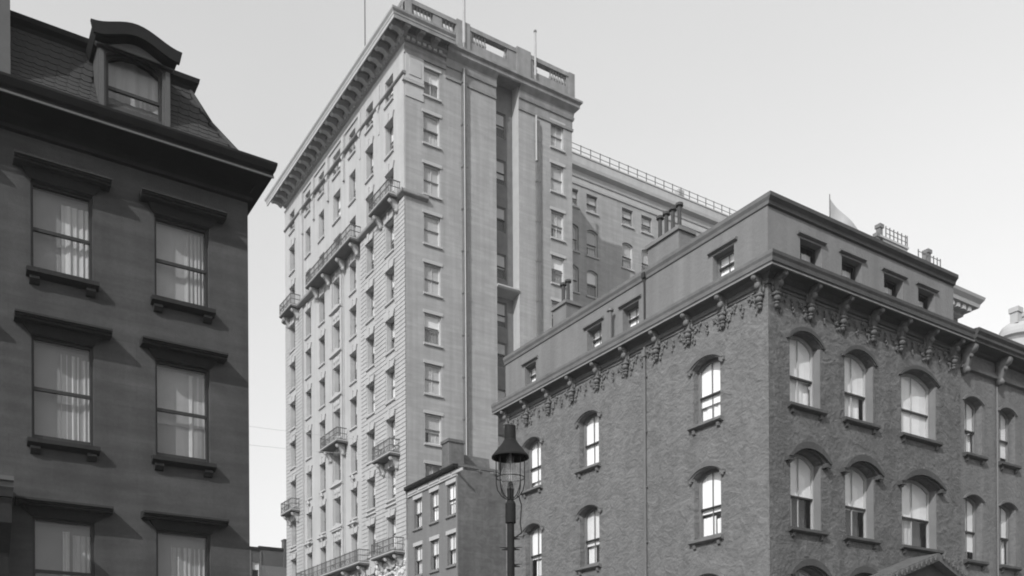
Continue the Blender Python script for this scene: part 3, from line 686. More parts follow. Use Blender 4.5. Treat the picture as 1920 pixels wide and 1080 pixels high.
b = MB(); b.box(-1.2, XW, -.99, -.27, 49.09, 49.13); b.box(-.2, XW, -.28, -.262, 48.76, 49.09); TS.put('soffit', b.mesh('soffit', 'soffit_shade'))  # same painted shade on the south return
TS.put('cornice', MB().loft([(-f, -f*.8, z) for f, z in cap], [(XW+.3, -f*.8, z) for f, z in cap]).mesh('cornice', 'weathered_shaded'), label='return of the deep cornice above the front corner')
TS.put('entablature', MB().loft([(-f, -f, z) for f, z in ent+[(0,48.72)]], [(XW+.1, -f, z) for f, z in ent+[(0,48.72)]]).mesh('entablature', 'weathered_shaded'))
# plainer cornice over the rest of the south face
pl = [(0,46.95),(.08,46.97),(.10,47.15),(.03,47.18),(.03,47.75),(.12,47.8),(.16,48.0),(.10,48.02),(.14,48.35),(.40,48.62),(.46,48.7),(.46,48.92),(.62,49.05),(.62,49.2),(0,49.4)]
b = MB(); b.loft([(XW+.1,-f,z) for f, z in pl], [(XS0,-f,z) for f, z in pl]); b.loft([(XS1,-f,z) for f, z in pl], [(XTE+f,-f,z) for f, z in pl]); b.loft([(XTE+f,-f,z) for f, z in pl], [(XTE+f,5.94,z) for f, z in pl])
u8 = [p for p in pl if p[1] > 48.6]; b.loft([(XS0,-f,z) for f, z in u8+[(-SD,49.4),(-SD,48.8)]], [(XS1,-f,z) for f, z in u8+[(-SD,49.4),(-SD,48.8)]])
TS.put('plain_cornice', b.mesh('plain_cornice', 'weathered_shaded'))
def modillion():
    b = MB(); b.prof([(-.30,.38),(-1.22,.38),(-1.24,-.04),(-1.14,-.12),(-.9,-.04),(-.62,-.10),(-.48,-.24),(-.34,-.30),(-.30,-.30)], -.21, .21); b.ball((0,-1.12,-.04),.21,.11,.11); return b.mesh('modillion', 'tower_trim', False)
md = modillion()
y = 56.48
while y < 82.4: TW.put('modillion', md, -(y-TY), 0, 48.74); y += 1.185
mds = MB(); mds.prof([(-.24,.38),(-.98,.38),(-1.0,-.04),(-.92,-.12),(-.7,-.04),(-.5,-.10),(-.36,-.24),(-.26,-.30),(-.24,-.30)], -.21, .21); mds.ball((0,-.9,-.04),.21,.11,.11)
mds = mds.mesh('modillion', 'weathered_shaded')
for x in (28.0, 29.15, 30.3): TS.put('modillion', mds, x-TX, 0, 48.74)
dn = MB().box(-.13,.13,-.30,-.15,48.34,48.55).mesh('dentil', 'tower_trim')
y = 57.0
while y < 81: TW.put('dentil', dn, -(y-TY)); y += .42
for k in range(7): TS.put('dentil', dn, .12+k*.42)
# parapet with balustrade
b = MB()
def para(b, u0, u1, hol):
    b.box(u0, u1, .0, .35, 49.4, 50.3); b.box(u0-.02, u1+.02, -.06, .41, 51.1, 51.4)
    cuts = [u0]+[e for h in hol for e in h]+[u1]
    for a, c in zip(cuts[::2], cuts[1::2]): b.box(a, c, 0, .35, 50.3, 51.1)
para(b, 0, XTE+.2, [(.6,2.2),(2.9,4.0),(33.6-TX,36.6-TX),(38.9-TX,42.0-TX)])
b.box(37.4-TX,38.65-TX,-.10,.45,49.4,51.55); b.box(32.3-TX,33.4-TX,-.10,.45,49.4,51.5); b.box(0,.5,-.08,.4,49.4,51.5); b.box(XTE-.3,XTE+.25,-.08,.42,49.4,51.45)
TS.put('parapet', b.mesh('parapet', 'weathered_shaded'))
bal = MB().lathe((0,0,0), [(.08,0),(.10,.1),(.13,.25),(.07,.45),(.06,.6),(.10,.72),(.1,.8)], 8).mesh('baluster', 'weathered_shaded', True)
for a, c in ((.6,2.2),(2.9,4.0)):
    u = a+.12
    while u < c: TS.put('baluster', bal, u, .17, 50.3); u += .27
for u in (33.75,34.0,34.25,34.5,34.75,36.5): TS.put('baluster', bal, u-TX, .17, 50.3)
for u in (39.0,39.25,40.6,40.85,41.1,41.35,41.6,41.85): TS.put('baluster', bal, u-TX, .17, 50.3)
b = MB(); b.box(-(TE-TY), -.4, 0, .35, 49.4, 50.3); b.box(-(TE-TY), -.4, -.05, .4, 51.1, 51.4)
for k in range(9): u = -(TE-TY)+k*2.95; b.box(u, u+.5, -.02, .38, 50.3, 51.1)
TW.put('parapet', b.mesh('parapet', 'weathered_shaded'))
# belt courses, their colour darkened for the shade under them
bp = [(0,37.70),(.14,37.74),(.30,37.80),(.34,37.86),(.34,38.02),(0,38.08)]
b = MB(); b.loft([(yl-.12,-f-.12,z) for f, z in bp], [(f,-f-.12,z) for f, z in bp]); TW.put('belt_course', b.mesh('belt_course', 'weathered_shaded'))
b = MB(); b.loft([(-f-.12,-f*.8,z) for f, z in bp], [(1.65,-f*.8,z) for f, z in bp]); TS.put('belt_course', b.mesh('belt_course', 'weathered_shaded'))
b = MB(); b.prof([(0,46.02),(-.20,46.06),(-.26,46.12),(-.26,46.2),(0,46.24)], yl, .12); TW.put('belt_course', b.mesh('belt_course', 'weathered_shaded'))
b = MB(); b.loft([(-.26,0,45.5),(-.26,-.16,45.56),(-.26,-.18,45.72),(-.26,0,45.78)], [(1.4,0,45.5),(1.4,-.16,45.56),(1.4,-.18,45.72),(1.4,0,45.78)])
b.box(0, 1.4, -.10, 0, 45.8, 47.5); b.box(0,1.4,-.05,0,44.6,45.5); b.box(.25,1.15,-.14,-.10,46.1,47.2)
TS.put('corner_pier', b.mesh('corner_pier', 'tower_trim'))
b = MB()
for y in (60.8, 64.2, 67.5, 70.8, 74.05, 76.75):      # shallow pier strips and diamonds under the entablature
    def pst():
        q = MB(); q.box(-.22, .22, -.20, 0, 46.24, 47.5); q.box(-.12, .12, -.16, 0, 44.0, 46.02); q.plate([(0,45.6),(.28,46.0),(-.28,46.0)], -.24, 0); return q.mesh('pier_strip', 'tower_trim')
    TW.put('pier_strip', once('pst', pst), -(y-TY))
# windows, heads, sills on the west front
def flat_arch(w_, m='tower_trim'):
    b = MB(); W_ = w_/2; b.plate([(-W_-.02,0),(W_+.02,0),(W_+.22,.42),(.14,.42),(.10,.52),(-.10,.52),(-.14,.42),(-W_-.22,.42)], -.10, 0); b.plate([(-.09,-.06),(.09,-.06),(.14,.56),(-.14,.56)], -.16, -.10); return b.mesh('flat_arch', m)
def t_sill(w_, m='tower_trim'): return MB().prof([(.2,.02),(-.12,0),(-.12,-.12),(-.04,-.16),(0,-.16)], -w_/2-.1, w_/2+.1).mesh('sill', m)
tcov = [[('blind',.5,'blind_grey'),('curtain',0,1,0,.5,3,'blind_dim',6)], [('blind',.45,'blind_grey'),('curtain',.35,1,0,.45,3,'blind_dim',7)], [('blind',.25,'blind_grey'),('curtain',0,1,0,.3,3,'blind_grey',8)], [('blind',.6,'blind_grey'),('curtain',0,.9,0,.6,3,'blind_dim',3)], [('blind',.05,'blind_grey')]]
rr = random.Random(5)
scov = [[('blind',.05,'blind_dim')], [('blind',.5,'blind_dim'),('curtain',0,1,0,.5,4,'blind_dim',3)], [('blind',.42,'blind_dim'),('curtain',.3,1,0,.45,3,'blind_dim',4)], [('blind',.03,'blind_dim')], [('blind',.6,'blind_grey'),('curtain',0,1,0,.6,5,'lace',5)]]
for i, (y, w_) in enumerate(wc):
    pav = i in (0, 1, 6); d0 = -.12 if pav else 0
    for h in heads+[12.4]:
        hh = WH if h < 47 else 1.75
        window(TW, -(y-TY), h-hh, w_, hh, 0, d0+.36, 'sash_mid', rr.choice(tcov), t=.08, rail='sash_mid')
        if 13 < h < 37.5 or (pav and h < 47): TW.put('flat_arch', once(('fa', w_), lambda: flat_arch(w_)), -(y-TY), d0-(.05 if pav and h < 37.5 else 0), h)
        if not (h in (40.4,) and i != 1): TW.put('sill', once(('ts', w_), lambda: t_sill(w_)), -(y-TY), d0, h-hh)
# centre bay: tall frames with spandrel panels and small pediments; piers either side
cy = 69.1; b = MB()
for s_ in (-1, 1):
    b.box(-(cy-TY)+s_*1.0-.16, -(cy-TY)+s_*1.0+.16, -.16, 0, 14.2, 36.9); b.box(-(cy-TY)+s_*1.35-.06, -(cy-TY)+s_*1.35+.06, -.08, 0, 14.2, 36.9)
TW.put('centre_frame', b.mesh('centre_frame', 'tower_trim'))
def spandrel():
    b = MB(); b.prof([(0,1.05),(-.28,1.0),(-.30,.90),(-.14,.82),(0,.80)], -1.2, 1.2); b.box(-.84,.84,-.10,0,.05,.8); b.plate([(-1.1,1.02),(1.1,1.02),(0,1.38)], -.22, 0)
    b.ball((0,-.12,.45),.22,.10,.28,8,5)
    for s_ in (-1,1): b.ball((s_*.45,-.12,.42),.16,.08,.2,8,5); b.ball((s_*.65,-.12,.62),.10,.06,.1,6,4)
    return b.mesh('spandrel_panel', 'tower_trim')
spm = spandrel()
for h in heads[:6]:
    TW.put('spandrel_panel', spm, -(cy-TY), 0, h+.02)
def small_orn():
    b = MB(); b.ball((0,-.05,.25),.16,.12,.2,8,5); b.ball((.2,-.05,.15),.1,.09,.12,6,4); b.ball((-.2,-.05,.15),.1,.09,.12,6,4); b.ball((0,-.05,-.02),.09,.09,.12,6,4); return b.mesh('cartouche', 'tower_trim', True)
orn = small_orn()
for y in (65.95, 72.45, 75.6):
    for h in (16.05, 19.5, 23.0): TW.put('cartouche', orn, -(y-TY), -.10, h-WH-.62 if h > 16.1 else h-WH-.45)
# small label hoods over the lowest full row
for y, w_ in wc: TW.put('label_hood', once(('lh', w_), lambda: MB().prof([(0,.2),(-.26,.16),(-.28,.06),(-.1,0),(0,-.02)], -w_/2-.25, w_/2+.25).mesh('label_hood', 'tower_trim')), -(y-TY), 0, 16.75)
# south-face windows
for x, w_ in RC:
    for k, h in enumerate(heads+[12.5]):
        hh = 2.1 if h < 47 else 1.9
        window(TS, x-TX, h-hh, w_, hh, 0, .16, 'sash_white', rr.choice(scov), t=.08, muntin=1 if k % 2 else 0, rail='sash_mid')
        TS.put('lintel', once(('tl', w_), lambda: MB().prof([(0,.22),(-.06,.22),(-.06,0),(0,0)], -w_/2-.12, w_/2+.12).mesh('lintel', 'tower_trim')), x-TX, 0, h)
        TS.put('sill', once(('ts', w_), lambda: t_sill(w_)), x-TX, 0, h-hh)
# balconies
def balcony(u, z, wd, dep, brk):
    b = MB(); W_ = wd/2
    b.prof([(0,0),(-dep,0),(-dep,-.12),(-dep+.08,-.16),(0,-.20)], -W_, W_)
    o = TW.put('balcony', once(('bal', wd, dep), lambda: b.mesh('balcony_slab', 'soffit_shade')), u, -.1, z)  # slab colour carries the shade of its underside
    sub(o, 'slab_edge', once(('edge', wd, dep), lambda: MB().box(-W_-.02, W_+.02, -dep-.03, 0, -.05, .03).mesh('slab_edge', 'tower_trim')))
    def rail():
        r = MB()
        for zz in (.08, .52, .95):
            t_ = .022 if zz < .9 else .03
            r.box(-W_+.03, W_-.03, -dep+.03-t_, -dep+.03+t_, zz-t_, zz+t_)
            for s_ in (-1, 1): r.box(s_*(W_-.05)-t_, s_*(W_-.05)+t_, -dep+.03, 0, zz-t_, zz+t_)
        n = int(wd/.16)
        for k in range(n+1):
            x = -W_+.05+(wd-.1)*k/n; q = .012 if k % 6 else .03; r.box(x-q*.8, x+q*.8, -dep+.03-q*.8, -dep+.03+q*.8, 0, .95 if k % 6 else 1.03)
        for s_ in (-1, 1):
            for k in range(int(dep/.17)): yv = -dep+.15+k*.17; r.box(s_*(W_-.05)-.012, s_*(W_-.05)+.012, yv-.012, yv+.012, 0, .95)
        for k in range(int(wd/.48)):                 # scroll rings in the lower rail
            x = -W_+.28+k*.48; pts = [(x+.15*cos(a*pi/5), -dep+.03, .30+.15*sin(a*pi/5)) for a in range(11)]; r.path(pts, .012, 4)
        return r.mesh('railing', 'iron')
    sub(o, 'railing', once(('rail', wd, dep), rail))
    def br():
        q = MB(); q.prof([(0,-.2),(-dep*.82,-.2),(-dep*.85,-.32),(-dep*.6,-.42),(-dep*.4,-.7),(-dep*.25,-.85),(-dep*.22,-1.0),(0,-1.05)], -.15, .15); q.ball((0,-dep*.66,-.34),.19,.16,.15); q.ball((0,-.14,-.88),.18,.14,.15); return q.mesh('balcony_bracket', 'tower_trim', True)
    bm_ = once(('brk', dep), br)
    for x in brk: sub(o, 'bracket', bm_, (x, 0, 0))
balcony(-(59.06-TY), 37.95, 3.4, .9, (-1.3, 1.3))
balcony(-(68.85-TY), 37.9, 9.5, .9, (-4.2, -1.5, 1.5, 4.2))
balcony(-(78.7-TY), 37.9, 3.0, .9, (-1.1, 1.1))
balcony(-(68.85-TY), 23.5, 3.6, .85, (-1.25, 1.25))
balcony(-(59.05-TY), 20.15, 3.0, .85, (-1.1, 1.1))
balcony(-(78.9-TY), 20.15, 2.8, .85, (-1.0, 1.0))
balcony(-(58.9-TY), 13.25, 3.8, .85, (-1.5, 0, 1.5))
balcony(-(69.6-TY), 13.35, 13.4, .85, (-6, -3, 0, 3, 6))
# bright carved base
def relief(seed):
    r = random.Random(seed); b = MB()
    for k in range(60): b.ball((r.uniform(-1.5,1.5), 0, r.uniform(-.9,.9)), r.uniform(.08,.22), r.uniform(.06,.14), r.uniform(.08,.22), 6, 4)
    return b.mesh('carved_panel', 'carved_stone', True)
rl = [relief(s_) for s_ in (1,2)]
for k in range(8): TW.put('carved_panel', rl[k % 2], -1.6-k*3.05, -.14, 11.95)
# pipes on the south face
b = MB(); b.box(-.05,.27,-.26,-.01,18.5,48.0)
for z_ in range(20, 48, 3): b.box(-.10,.32,-.28,-.01,z_,z_+.12)
TS.put('pipe_duct', b.mesh('pipe_duct', 'spandrel'), 32.72-TX)
b = MB(); b.tube((0,-.30,18.5),(0,-.30,48.0),.045)
TS.put('downpipe', b.mesh('downpipe', 'tower_trim'), 32.76-TX)
b = MB(); b.box(0,.30,-.20,-.01,14,46.6)
for z_ in range(15, 46, 3): b.box(-.04,.34,-.22,-.01,z_,z_+.12)
TS.put('pipe_duct', b.mesh('pipe_duct', 'spandrel'), 39.08-TX)
b = MB(); b.tube((0,-.22,43.5),(0,-.22,46.9),.07)
TS.put('downpipe', b.mesh('downpipe', 'tower_trim'), 39.02-TX)

# set-back wing of the hotel
WY = 62.7
wing = thing('rear_wing', (42.55, WY, 0), 'set-back pale brick wing right of the tower, railing along its flat roof', 'building')
FG = Fac(wing, 42.55, WY, 's')
gx = [(47.0, 1.2), (49.08, 1.2), (53.05, 1.25), (55.3, 1.25), (59.5, 1.25), (61.7, 1.25), (66.2, 1.25), (68.4, 1.25)]
gh_ = [(46.95, 1.5, 0), (43.75, 2.1, .2), (40.25, 2.1, .2), (36.8, 2.1, .2), (33.3, 2.1, .2)]
hs = [(x-42.55-w_/2, x-42.55+w_/2, h-hh, h, r) for x, w_ in gx for h, hh, r in gh_]
FG.put('wall', wall(-1.0, 34, 0, 49.3, hs, .25).mesh('wall', 'tower_brick'))
b = MB(); b.poly([(34,0,0),(34,15,0),(34,15,49.3),(34,0,49.3)]); b.poly([(-1,15,0),(34,15,0),(34,15,49.3),(-1,15,49.3)]); b.poly([(-1,.01,50.0),(34,.01,50.0),(34,15,50.0),(-1,15,50.0)]); FG.put('rear_wall', b.mesh('r', 'tower_brick'))
b = MB(); b.prof([(0,47.35),(-.08,47.38),(-.10,47.55),(-.03,47.6),(-.03,47.95),(-.10,48.0),(-.14,48.15),(-.09,48.2),(-.12,48.5),(-.46,48.7),(-.5,48.95),(-.1,49.05),(0,49.1)], -.9, 34); FG.put('cornice', b.mesh('cornice', 'tower_trim'))
b = MB(); b.box(-.9, 34, .05, .35, 49.05, 50.0); b.box(-.9, 34, 0, .4, 50.0, 50.12); FG.put('parapet', b.mesh('parapet', 'limestone'))
b = MB()
for zz in (.42, .86): b.box(-.9, 34, .18, .22, zz-.02, zz+.02)
FG.put('roof_rail', b.mesh('roof_rail', 'spandrel'), 0, 0, 50.12)
ps = MB().box(-.03,.03,.17,.23,0,.92).mesh('rail_post', 'spandrel')
for k in range(32): FG.put('rail_post', ps, .2+k*1.06, 0, 50.12)
b = MB(); b.box(-.35,.35,.5,1.1,0,1.0); FG.put('roof_vent', b.mesh('roof_vent', 'limestone'), 17.5, 0, 50.1)
for x, w_ in gx:
    for k, (h, hh, r) in enumerate(gh_):
        window(FG, x-42.55, h-hh, w_, hh, r, .18, 'sash_white' if k else 'sash_mid', rr.choice(scov), t=.08)
        FG.put('sill', once(('ts', w_), lambda: t_sill(w_)), x-42.55, 0, h-hh)

# flagpoles
def flagpole(loc, h, r, label, m='pole_white', base=0):
    t_ = thing('flagpole', loc, label, 'flagpole', 'flagpoles on the hotel roof')
    b = MB(); b.tube((0,0,0),(0,0,h),r,r*.85); sub(t_, 'pole', b.mesh('pole', m)); b = MB(); b.ball((0,0,h+.08),.13); sub(t_, 'finial', b.mesh('finial', 'lead', True))
    b = MB(); b.lathe((0,0,0),[(.2,0),(.2,.1),(.12,.2),(.12,.5)],12); sub(t_, 'socket', b.mesh('socket', 'lead'))
    return t_
flagpole((32.86, TY-.12, 49.42), 9.0, .12, 'pale flagpole rising from the tower parapet above the long downpipe')
flagpole((39.03, TY-.12, 49.42), 3.75, .10, 'short flagpole with a knob standing by the right end of the tower parapet')
flagpole((28.9, 64.9, 51.4), 10, .055, 'thin dark flagpole behind the cornice left of the tower corner', 'spandrel')
t_ = flagpole((29.2, 58.0, 51.4), 6, .05, 'slanting pole leaning out over the tower corner at the top edge', 'spandrel'); t_.rotation_euler = (radians(10), radians(-38), 0)

# ================================================================ SMALL HOUSE beside the tower
SX, SY = 28.24, 49.78
small = thing('small_brick_house', (SX, SY, 0), 'low grey brick house between the tower and the corner building, dark gutter line', 'house')
GW = Fac(small, SX, SY, 'w'); GS = Fac(small, SX, SY, 's')
sw = [(50.62, 1.1), (52.88, 1.1), (55.22, 1.12)]
shh = [16.55, 13.38, 10.2, 6.9]
hs = [(-(y-SY)-w_/2, -(y-SY)+w_/2, h-2.0, h, 0) for y, w_ in sw for h in shh]
GW.put('wall', wall(-(56.7-SY), 0, 0, 17.3, hs, .2).mesh('wall', 'small_front'))
b = MB(); b.poly([(0,0,0),(11,0,0),(11,0,17.55),(0,0,17.3)]); b.poly([(11,0,0),(11,6.9,0),(11,6.9,17.5),(11,0,17.5)]); GS.put('party_wall', b.mesh('party_wall', 'small_side'))
b = MB(); b.poly([(0,0,17.35),(11,0,17.35),(11,6.9,17.35),(0,6.9,17.35)]); GS.put('roof', b.mesh('roof', 'tar'))
b = MB(); b.prof([(0,17.30),(-.30,17.33),(-.34,17.42),(-.34,17.56),(0,17.6)], -6.9, .05); GW.put('gutter_cornice', b.mesh('gutter_cornice', 'cornice_dark'))
b = MB(); b.prof([(0,16.95),(-.05,16.97),(-.06,17.28),(0,17.3)], -6.9, 0)
for k in range(5): b.box(-6.8+k*1.55, -5.45+k*1.55, -.10, -.05, 17.03, 17.2)
b.prof([(0,16.86),(-.10,16.88),(-.10,16.95),(0,16.97)], -6.9, 0)
GW.put('frieze', b.mesh('frieze', 'tower_trim'))
b = MB(); b.box(.02, 11, -.06, .1, 17.45, 17.62)
for k in range(9): b.box(1.5+k*1.1, 1.62+k*1.1, -.10, -.05, 17.3, 17.5)
GS.put('coping', b.mesh('coping', 'small_side'))
b = MB(); b.box(-.02,.12,-.06,0,0,17.25); GW.put('corner_board', b.mesh('corner_board', 'attic'), -.12)
for y, w_ in sw:
    for h in shh:
        window(GW, -(y-SY), h-2.0, w_, 2.0, 0, .14, 'sash_mid', rr.choice([[('blind',.5,'blind_grey'),('curtain',.1,.95,0,.5,3,'blind_grey',3)], [('blind',.42,'blind'),('curtain',0,1,0,.45,3,'blind_grey',5)], [('blind',.55,'blind_grey'),('curtain',0,.9,0,.5,4,'blind',4)]]), t=.06, muntin=1)
        GW.put('lintel', once(('gl', w_), lambda: MB().prof([(0,.25),(-.05,.25),(-.05,0),(0,0)], -w_/2-.12, w_/2+.12).mesh('lintel', 'tower_trim')), -(y-SY), 0, h)
        GW.put('sill', once(('gs', w_), lambda: t_sill(w_, 'attic')), -(y-SY), 0, h-2.0)
b = MB(); b.box(29.85-SX, 31.0-SX, 4.0, 5.0, 17.3, 20.3); b.box(29.78-SX, 31.07-SX, 3.93, 5.07, 20.3, 20.5); b.prof([(4.6,17.3),(6.6,17.3),(6.6,19.8),(5.0,19.9)], 31.0-SX, 33.6-SX)
GS.put('chimney', b.mesh('chimney', 'small_side'))

# ================================================================ STREET LAMP
lamp = thing('street_lamp', (6.51, 10.08, .13), 'tall arc street lamp with a conical hood and wire cage on a spiked pole', 'street lamp')
b = MB(); b.lathe((0,0,0), [(.0,0),(.2,0),(.2,.25),(.11,.4),(.09,.6),(.055,.8),(.047,4.1),(.0,4.1)], 20); sub(lamp, 'pole', b.mesh('pole', 'lamp_paint', True))
b = MB(); b.lathe((0,0,4.04), [(.047,0),(.068,.01),(.068,.26),(.05,.3),(.0,.3)], 20); sub(lamp, 'collar', b.mesh('collar', 'lamp_paint', False))
def spikes(z, s_): 
    b = MB()
    b.tube((0,0,z),(s_*.125,-s_*.08,z+.012),.012,.003,6); b.tube((0,0,z-.012),(s_*.10,-s_*.065,z-.02),.02,.005,6); return b.mesh('spike', 'lamp_paint')
for z, s_ in ((3.72,1),(3.72,-1),(3.50,1),(3.27,-1),(3.05,1),(2.83,-1),(3.86,1)): sub(lamp, 'spike', spikes(z, s_))
HZ = 4.90
b = MB(); b.lathe((0,0,HZ), [(.0,.42),(.073,.42),(.075,.28),(.078,.24),(.10,.20),(.20,.075),(.245,.02),(.245,.0),(.225,.0),(.19,.06),(.09,.18),(.0,.19)], 32)
sub(lamp, 'hood', b.mesh('hood', 'lamp_paint', True))
b = MB(); rb = .185
for k in range(8):
    a = k*pi/4+.2; ca, sa = cos(a), sin(a)
    b.path([(rb*ca,rb*sa,HZ+.04),(rb*ca,rb*sa,HZ-.33),(rb*.9*ca,rb*.9*sa,HZ-.42),(rb*.62*ca,rb*.62*sa,HZ-.50),(.05*ca,.05*sa,HZ-.54)], .0065, 6)
for zz in (-.26,): b.path([(rb*cos(q*pi/12), rb*sin(q*pi/12), HZ+zz) for q in range(25)], .006, 5)
sub(lamp, 'cage', b.mesh('cage', 'lamp_paint'))
b = MB(); b.lathe((0,0,HZ-.42), [(.03,0),(.09,.03),(.125,.12),(.125,.2),(.09,.30),(.05,.36),(.05,.44)], 20); sub(lamp, 'globe', b.mesh('globe', 'globe', True))
b = MB(); b.tube((0,0,HZ-.55),(0,0,HZ-.40),.04,.05); b.tube((0,0,HZ-.40),(0,0,HZ-.32),.05,.03); sub(lamp, 'burner', b.mesh('burner', 'lamp_paint'))
b = MB(); b.tube((0,0,HZ-.3),(0,0,HZ+.1),.012); sub(lamp, 'carbon_rod', b.mesh('rod', 'bulb'))
b = MB(); b.path([(.09,-.06,HZ-.5),(.12,-.08,HZ-.62),(.105,-.07,HZ-.85),(.12,-.08,HZ-.98),(.05,-.03,HZ-1.04)], .008, 6); sub(lamp, 'wire', b.mesh('wire', 'lamp_paint'))

# ================================================================ DISTANT BUILDINGS
o = thing('distant_house', (27, 95, 0), 'low dark brick house glimpsed between the brownstone and the tower', 'house')
FD = Fac(o, 24, 95, 's')
FD.put('wall', wall(0, 9.4, 0, 19.7, [(5.2, 5.95, 16.6, 18.3, 0)], .2).mesh('wall', 'far_brick'))
b = MB(); b.box(5.9, 9.0, -.1, .3, 19.7, 20.0); b.box(0, 5.9, -.15, .3, 19.55, 19.85); FD.put('coping', b.mesh('coping', 'cornice_dark'))
b = MB(); b.box(8.55, 9.1, -.3, .5, 17, 20.8); b.box(8.5, 9.15, -.35, .55, 20.8, 20.95); FD.put('chimney', b.mesh('chimney', 'far_brick'))
b = MB(); b.prof([(-3.2,0),(-3.2,16.4),(-.05,18.0),(-.05,0)], 6.2, 9.4); FD.put('lean_to', b.mesh('lean_to', 'far_brick'))
b = MB(); b.box(4.9, 5.1, -.08, 0, 14, 19.5); b.box(6.02, 6.18, -.08, 0, 14, 19.5); FD.put('window_surround', b.mesh('window_surround', 'small_side'))
b = MB(); b.poly([(0,0,0),(0,9,0),(0,9,19.7),(0,0,19.7)]); b.poly([(0,9,0),(9.4,9,0),(9.4,9,19.7),(0,9,19.7)]); b.poly([(0,0,19.7),(9.4,0,19.7),(9.4,9,19.7),(0,9,19.7)]); b.poly([(9.4,0,0),(9.4,9,0),(9.4,9,19.7),(9.4,0,19.7)]); FD.put('side_wall', b.mesh('s', 'far_brick'))
window(FD, 5.575, 16.6, .75, 1.7, 0, .1, 'sash_white', [('blind',.5,'blind_grey')])


# flag on a roof beyond the attic
fl = thing('flag_on_pole', (50.2, 38.99, 24), 'pale flag drooping from a thin pole behind the attic roof', 'flag')
b = MB(); b.tube((0,0,0),(0,0,11.9),.05,.03); sub(fl, 'pole', b.mesh('pole', 'spandrel'))
b = MB(); nx, nz = 14, 8
for i in range(nx):
    for k in range(nz):
        def P(a, c):
            t_ = a/nx; q = c/nz; return (.05+t_*3.6, .07*sin(t_*9+q)-t_*.3, 11.6-t_*1.9-q*(2.2+.3*t_))
        b.poly([P(i,k),P(i+1,k),P(i+1,k+1),P(i,k+1)])
sub(fl, 'cloth', b.mesh('cloth', 'flagcloth', True))
# hotel roof garden far behind
rg = thing('distant_rooftop', (98, 70, 0), 'far pale roof with railings, vents and posts seen over the attic', 'building')
FR = Fac(rg, 98, 70, 's')
b = MB(); b.box(1.6,7.2,0,12,0,60.8); b.box(1.5,7.3,-.15,.1,60.8,61.05); FR.put('roof_block', b.mesh('roof_block', 'far_hazed'))
b = MB(); b.box(9.3,14.6,0,12,0,59.9); b.box(9.2,14.7,-.15,.1,59.9,60.1); FR.put('roof_block', b.mesh('roof_block', 'far_hazed'))
for u, z0_, z1_, r in ((1.9,60.4,62.5,.28),(1.2,60.2,61.2,.2),(11.9,59.8,62.1,.33)):
    b = MB(); b.box(-r,r,0,2*r,0,z1_-z0_); b.box(-r-.12,r+.12,-.12,2*r+.12,z1_-z0_-.45,z1_-z0_); FR.put('roof_chimney', b.mesh('roof_chimney', 'small_front'), u, 0, z0_)
pm_ = MB().box(-.05,.05,-.05,.05,0,1.5).mesh('rail_post', 'small_side')
for u in (2.8,3.6,4.4,5.2,6.0,6.8,7.15): FR.put('rail_post', pm_, u, 0, 61)
for u in (9.5,10.4,11.2,12.8,13.6,14.3): FR.put('rail_post', pm_, u, 0, 60)
b = MB(); b.box(2.7,7.2,-.03,.03,62.2,62.27); b.box(2.7,7.2,-.03,.03,61.6,61.66); b.box(9.4,14.4,-.03,.03,61.2,61.27); FR.put('roof_rail', b.mesh('roof_rail', 'small_side'))
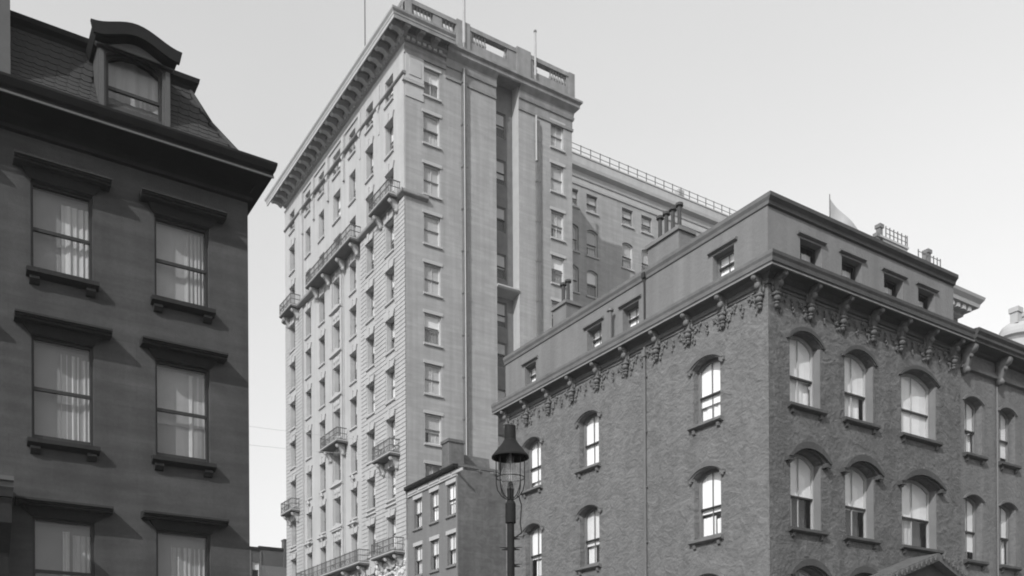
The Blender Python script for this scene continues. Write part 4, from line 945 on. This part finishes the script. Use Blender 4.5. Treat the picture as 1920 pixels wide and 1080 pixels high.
# neighbouring cornice beyond the attic
nc = thing('corniced_building', (46.9, 30, 0), 'pale corniced block peeping out behind the right end of the attic', 'building')
FN = Fac(nc, 46.9, 30, 's')
b = MB(); b.box(0,2.9,0,8,0,24.6); FN.put('wall', b.mesh('wall', 'annex'))
cvn = [(0,24.3),(.2,24.4),(.25,24.7),(.8,24.8),(.85,25.0),(1.0,25.2),(1.05,25.35),(0,25.5)]
b = MB(); b.loft([(0,-f,z) for f, z in cvn], [(2.9+f,-f,z) for f, z in cvn]); b.loft([(2.9+f,-f,z) for f, z in cvn], [(2.9+f,8,z) for f, z in cvn]); FN.put('cornice', b.mesh('cornice', 'far_hazed'))
mb_ = MB().box(-.15,.15,-.7,-.2,24.5,24.75).mesh('modillion', 'far_hazed')
for k in range(6): FN.put('modillion', mb_, .2+k*.55)
# pale turret at the right edge
tu = thing('domed_turret', (85.95, 46, 0), 'hazy domed turret with chimney pots at the right edge', 'turret')
b = MB(); b.lathe((0,0,0), [(1.55,0),(1.55,36.3),(1.7,36.5),(1.95,36.7),(1.95,37.0),(1.55,37.1)], 28); sub(tu, 'drum', b.mesh('drum', 'far_hazed', False))
b = MB(); b.lathe((0,0,0), [(1.55,37.1),(1.5,37.5),(1.35,37.8),(1.0,38.05),(.0,38.15)], 28); sub(tu, 'dome', b.mesh('dome', 'far_hazed', True))
def tpot(): return MB().box(-.35,.35,-.35,.35,37.8,38.8).box(-.45,.45,-.45,.45,38.8,39.25).mesh('chimney_pot', 'far_hazed')
tp = tpot()
for x in (-.95, .75): sub(tu, 'chimney_pot', tp, (x, -.4, 0))
# telegraph wires crossing the gap of sky
for k, (za, zb) in enumerate(((20.6, 20.2), (22.3, 21.2))):
    b = MB(); A = Vector((2, 66, za+1.2)); B_ = Vector((28.2, 58.5, zb)); pts = []
    for i in range(13): t_ = i/12; p = A.lerp(B_, t_); p.z -= 1.6*4*t_*(1-t_)*.4; pts.append(p)
    b.path(pts, .012, 4); single('telegraph_wire', b.mesh('wire', 'far_hazed'), (0,0,0), ('lower' if k == 0 else 'upper')+' thin wire crossing the strip of sky left of the tower', 'wire', 'telegraph wires')

# ================================================================ HAZE over the street
HAZE = 0.0005
if HAZE:
    hm = bpy.data.materials.new('haze'); hm.use_nodes = True; nt = hm.node_tree; nt.nodes.clear()
    ho = nt.nodes.new('ShaderNodeOutputMaterial'); pv = nt.nodes.new('ShaderNodeVolumePrincipled'); pv.inputs['Color'].default_value = (.95,.95,.95,1); pv.inputs['Density'].default_value = HAZE; pv.inputs['Anisotropy'].default_value = .2
    nt.links.new(pv.outputs[0], ho.inputs['Volume'])
    o = bpy.data.objects.new('haze', MB().box(-150, 260, -60, 260, -1, 75).mesh('haze', hm)); C.objects.link(o); tag(o, kind='stuff')
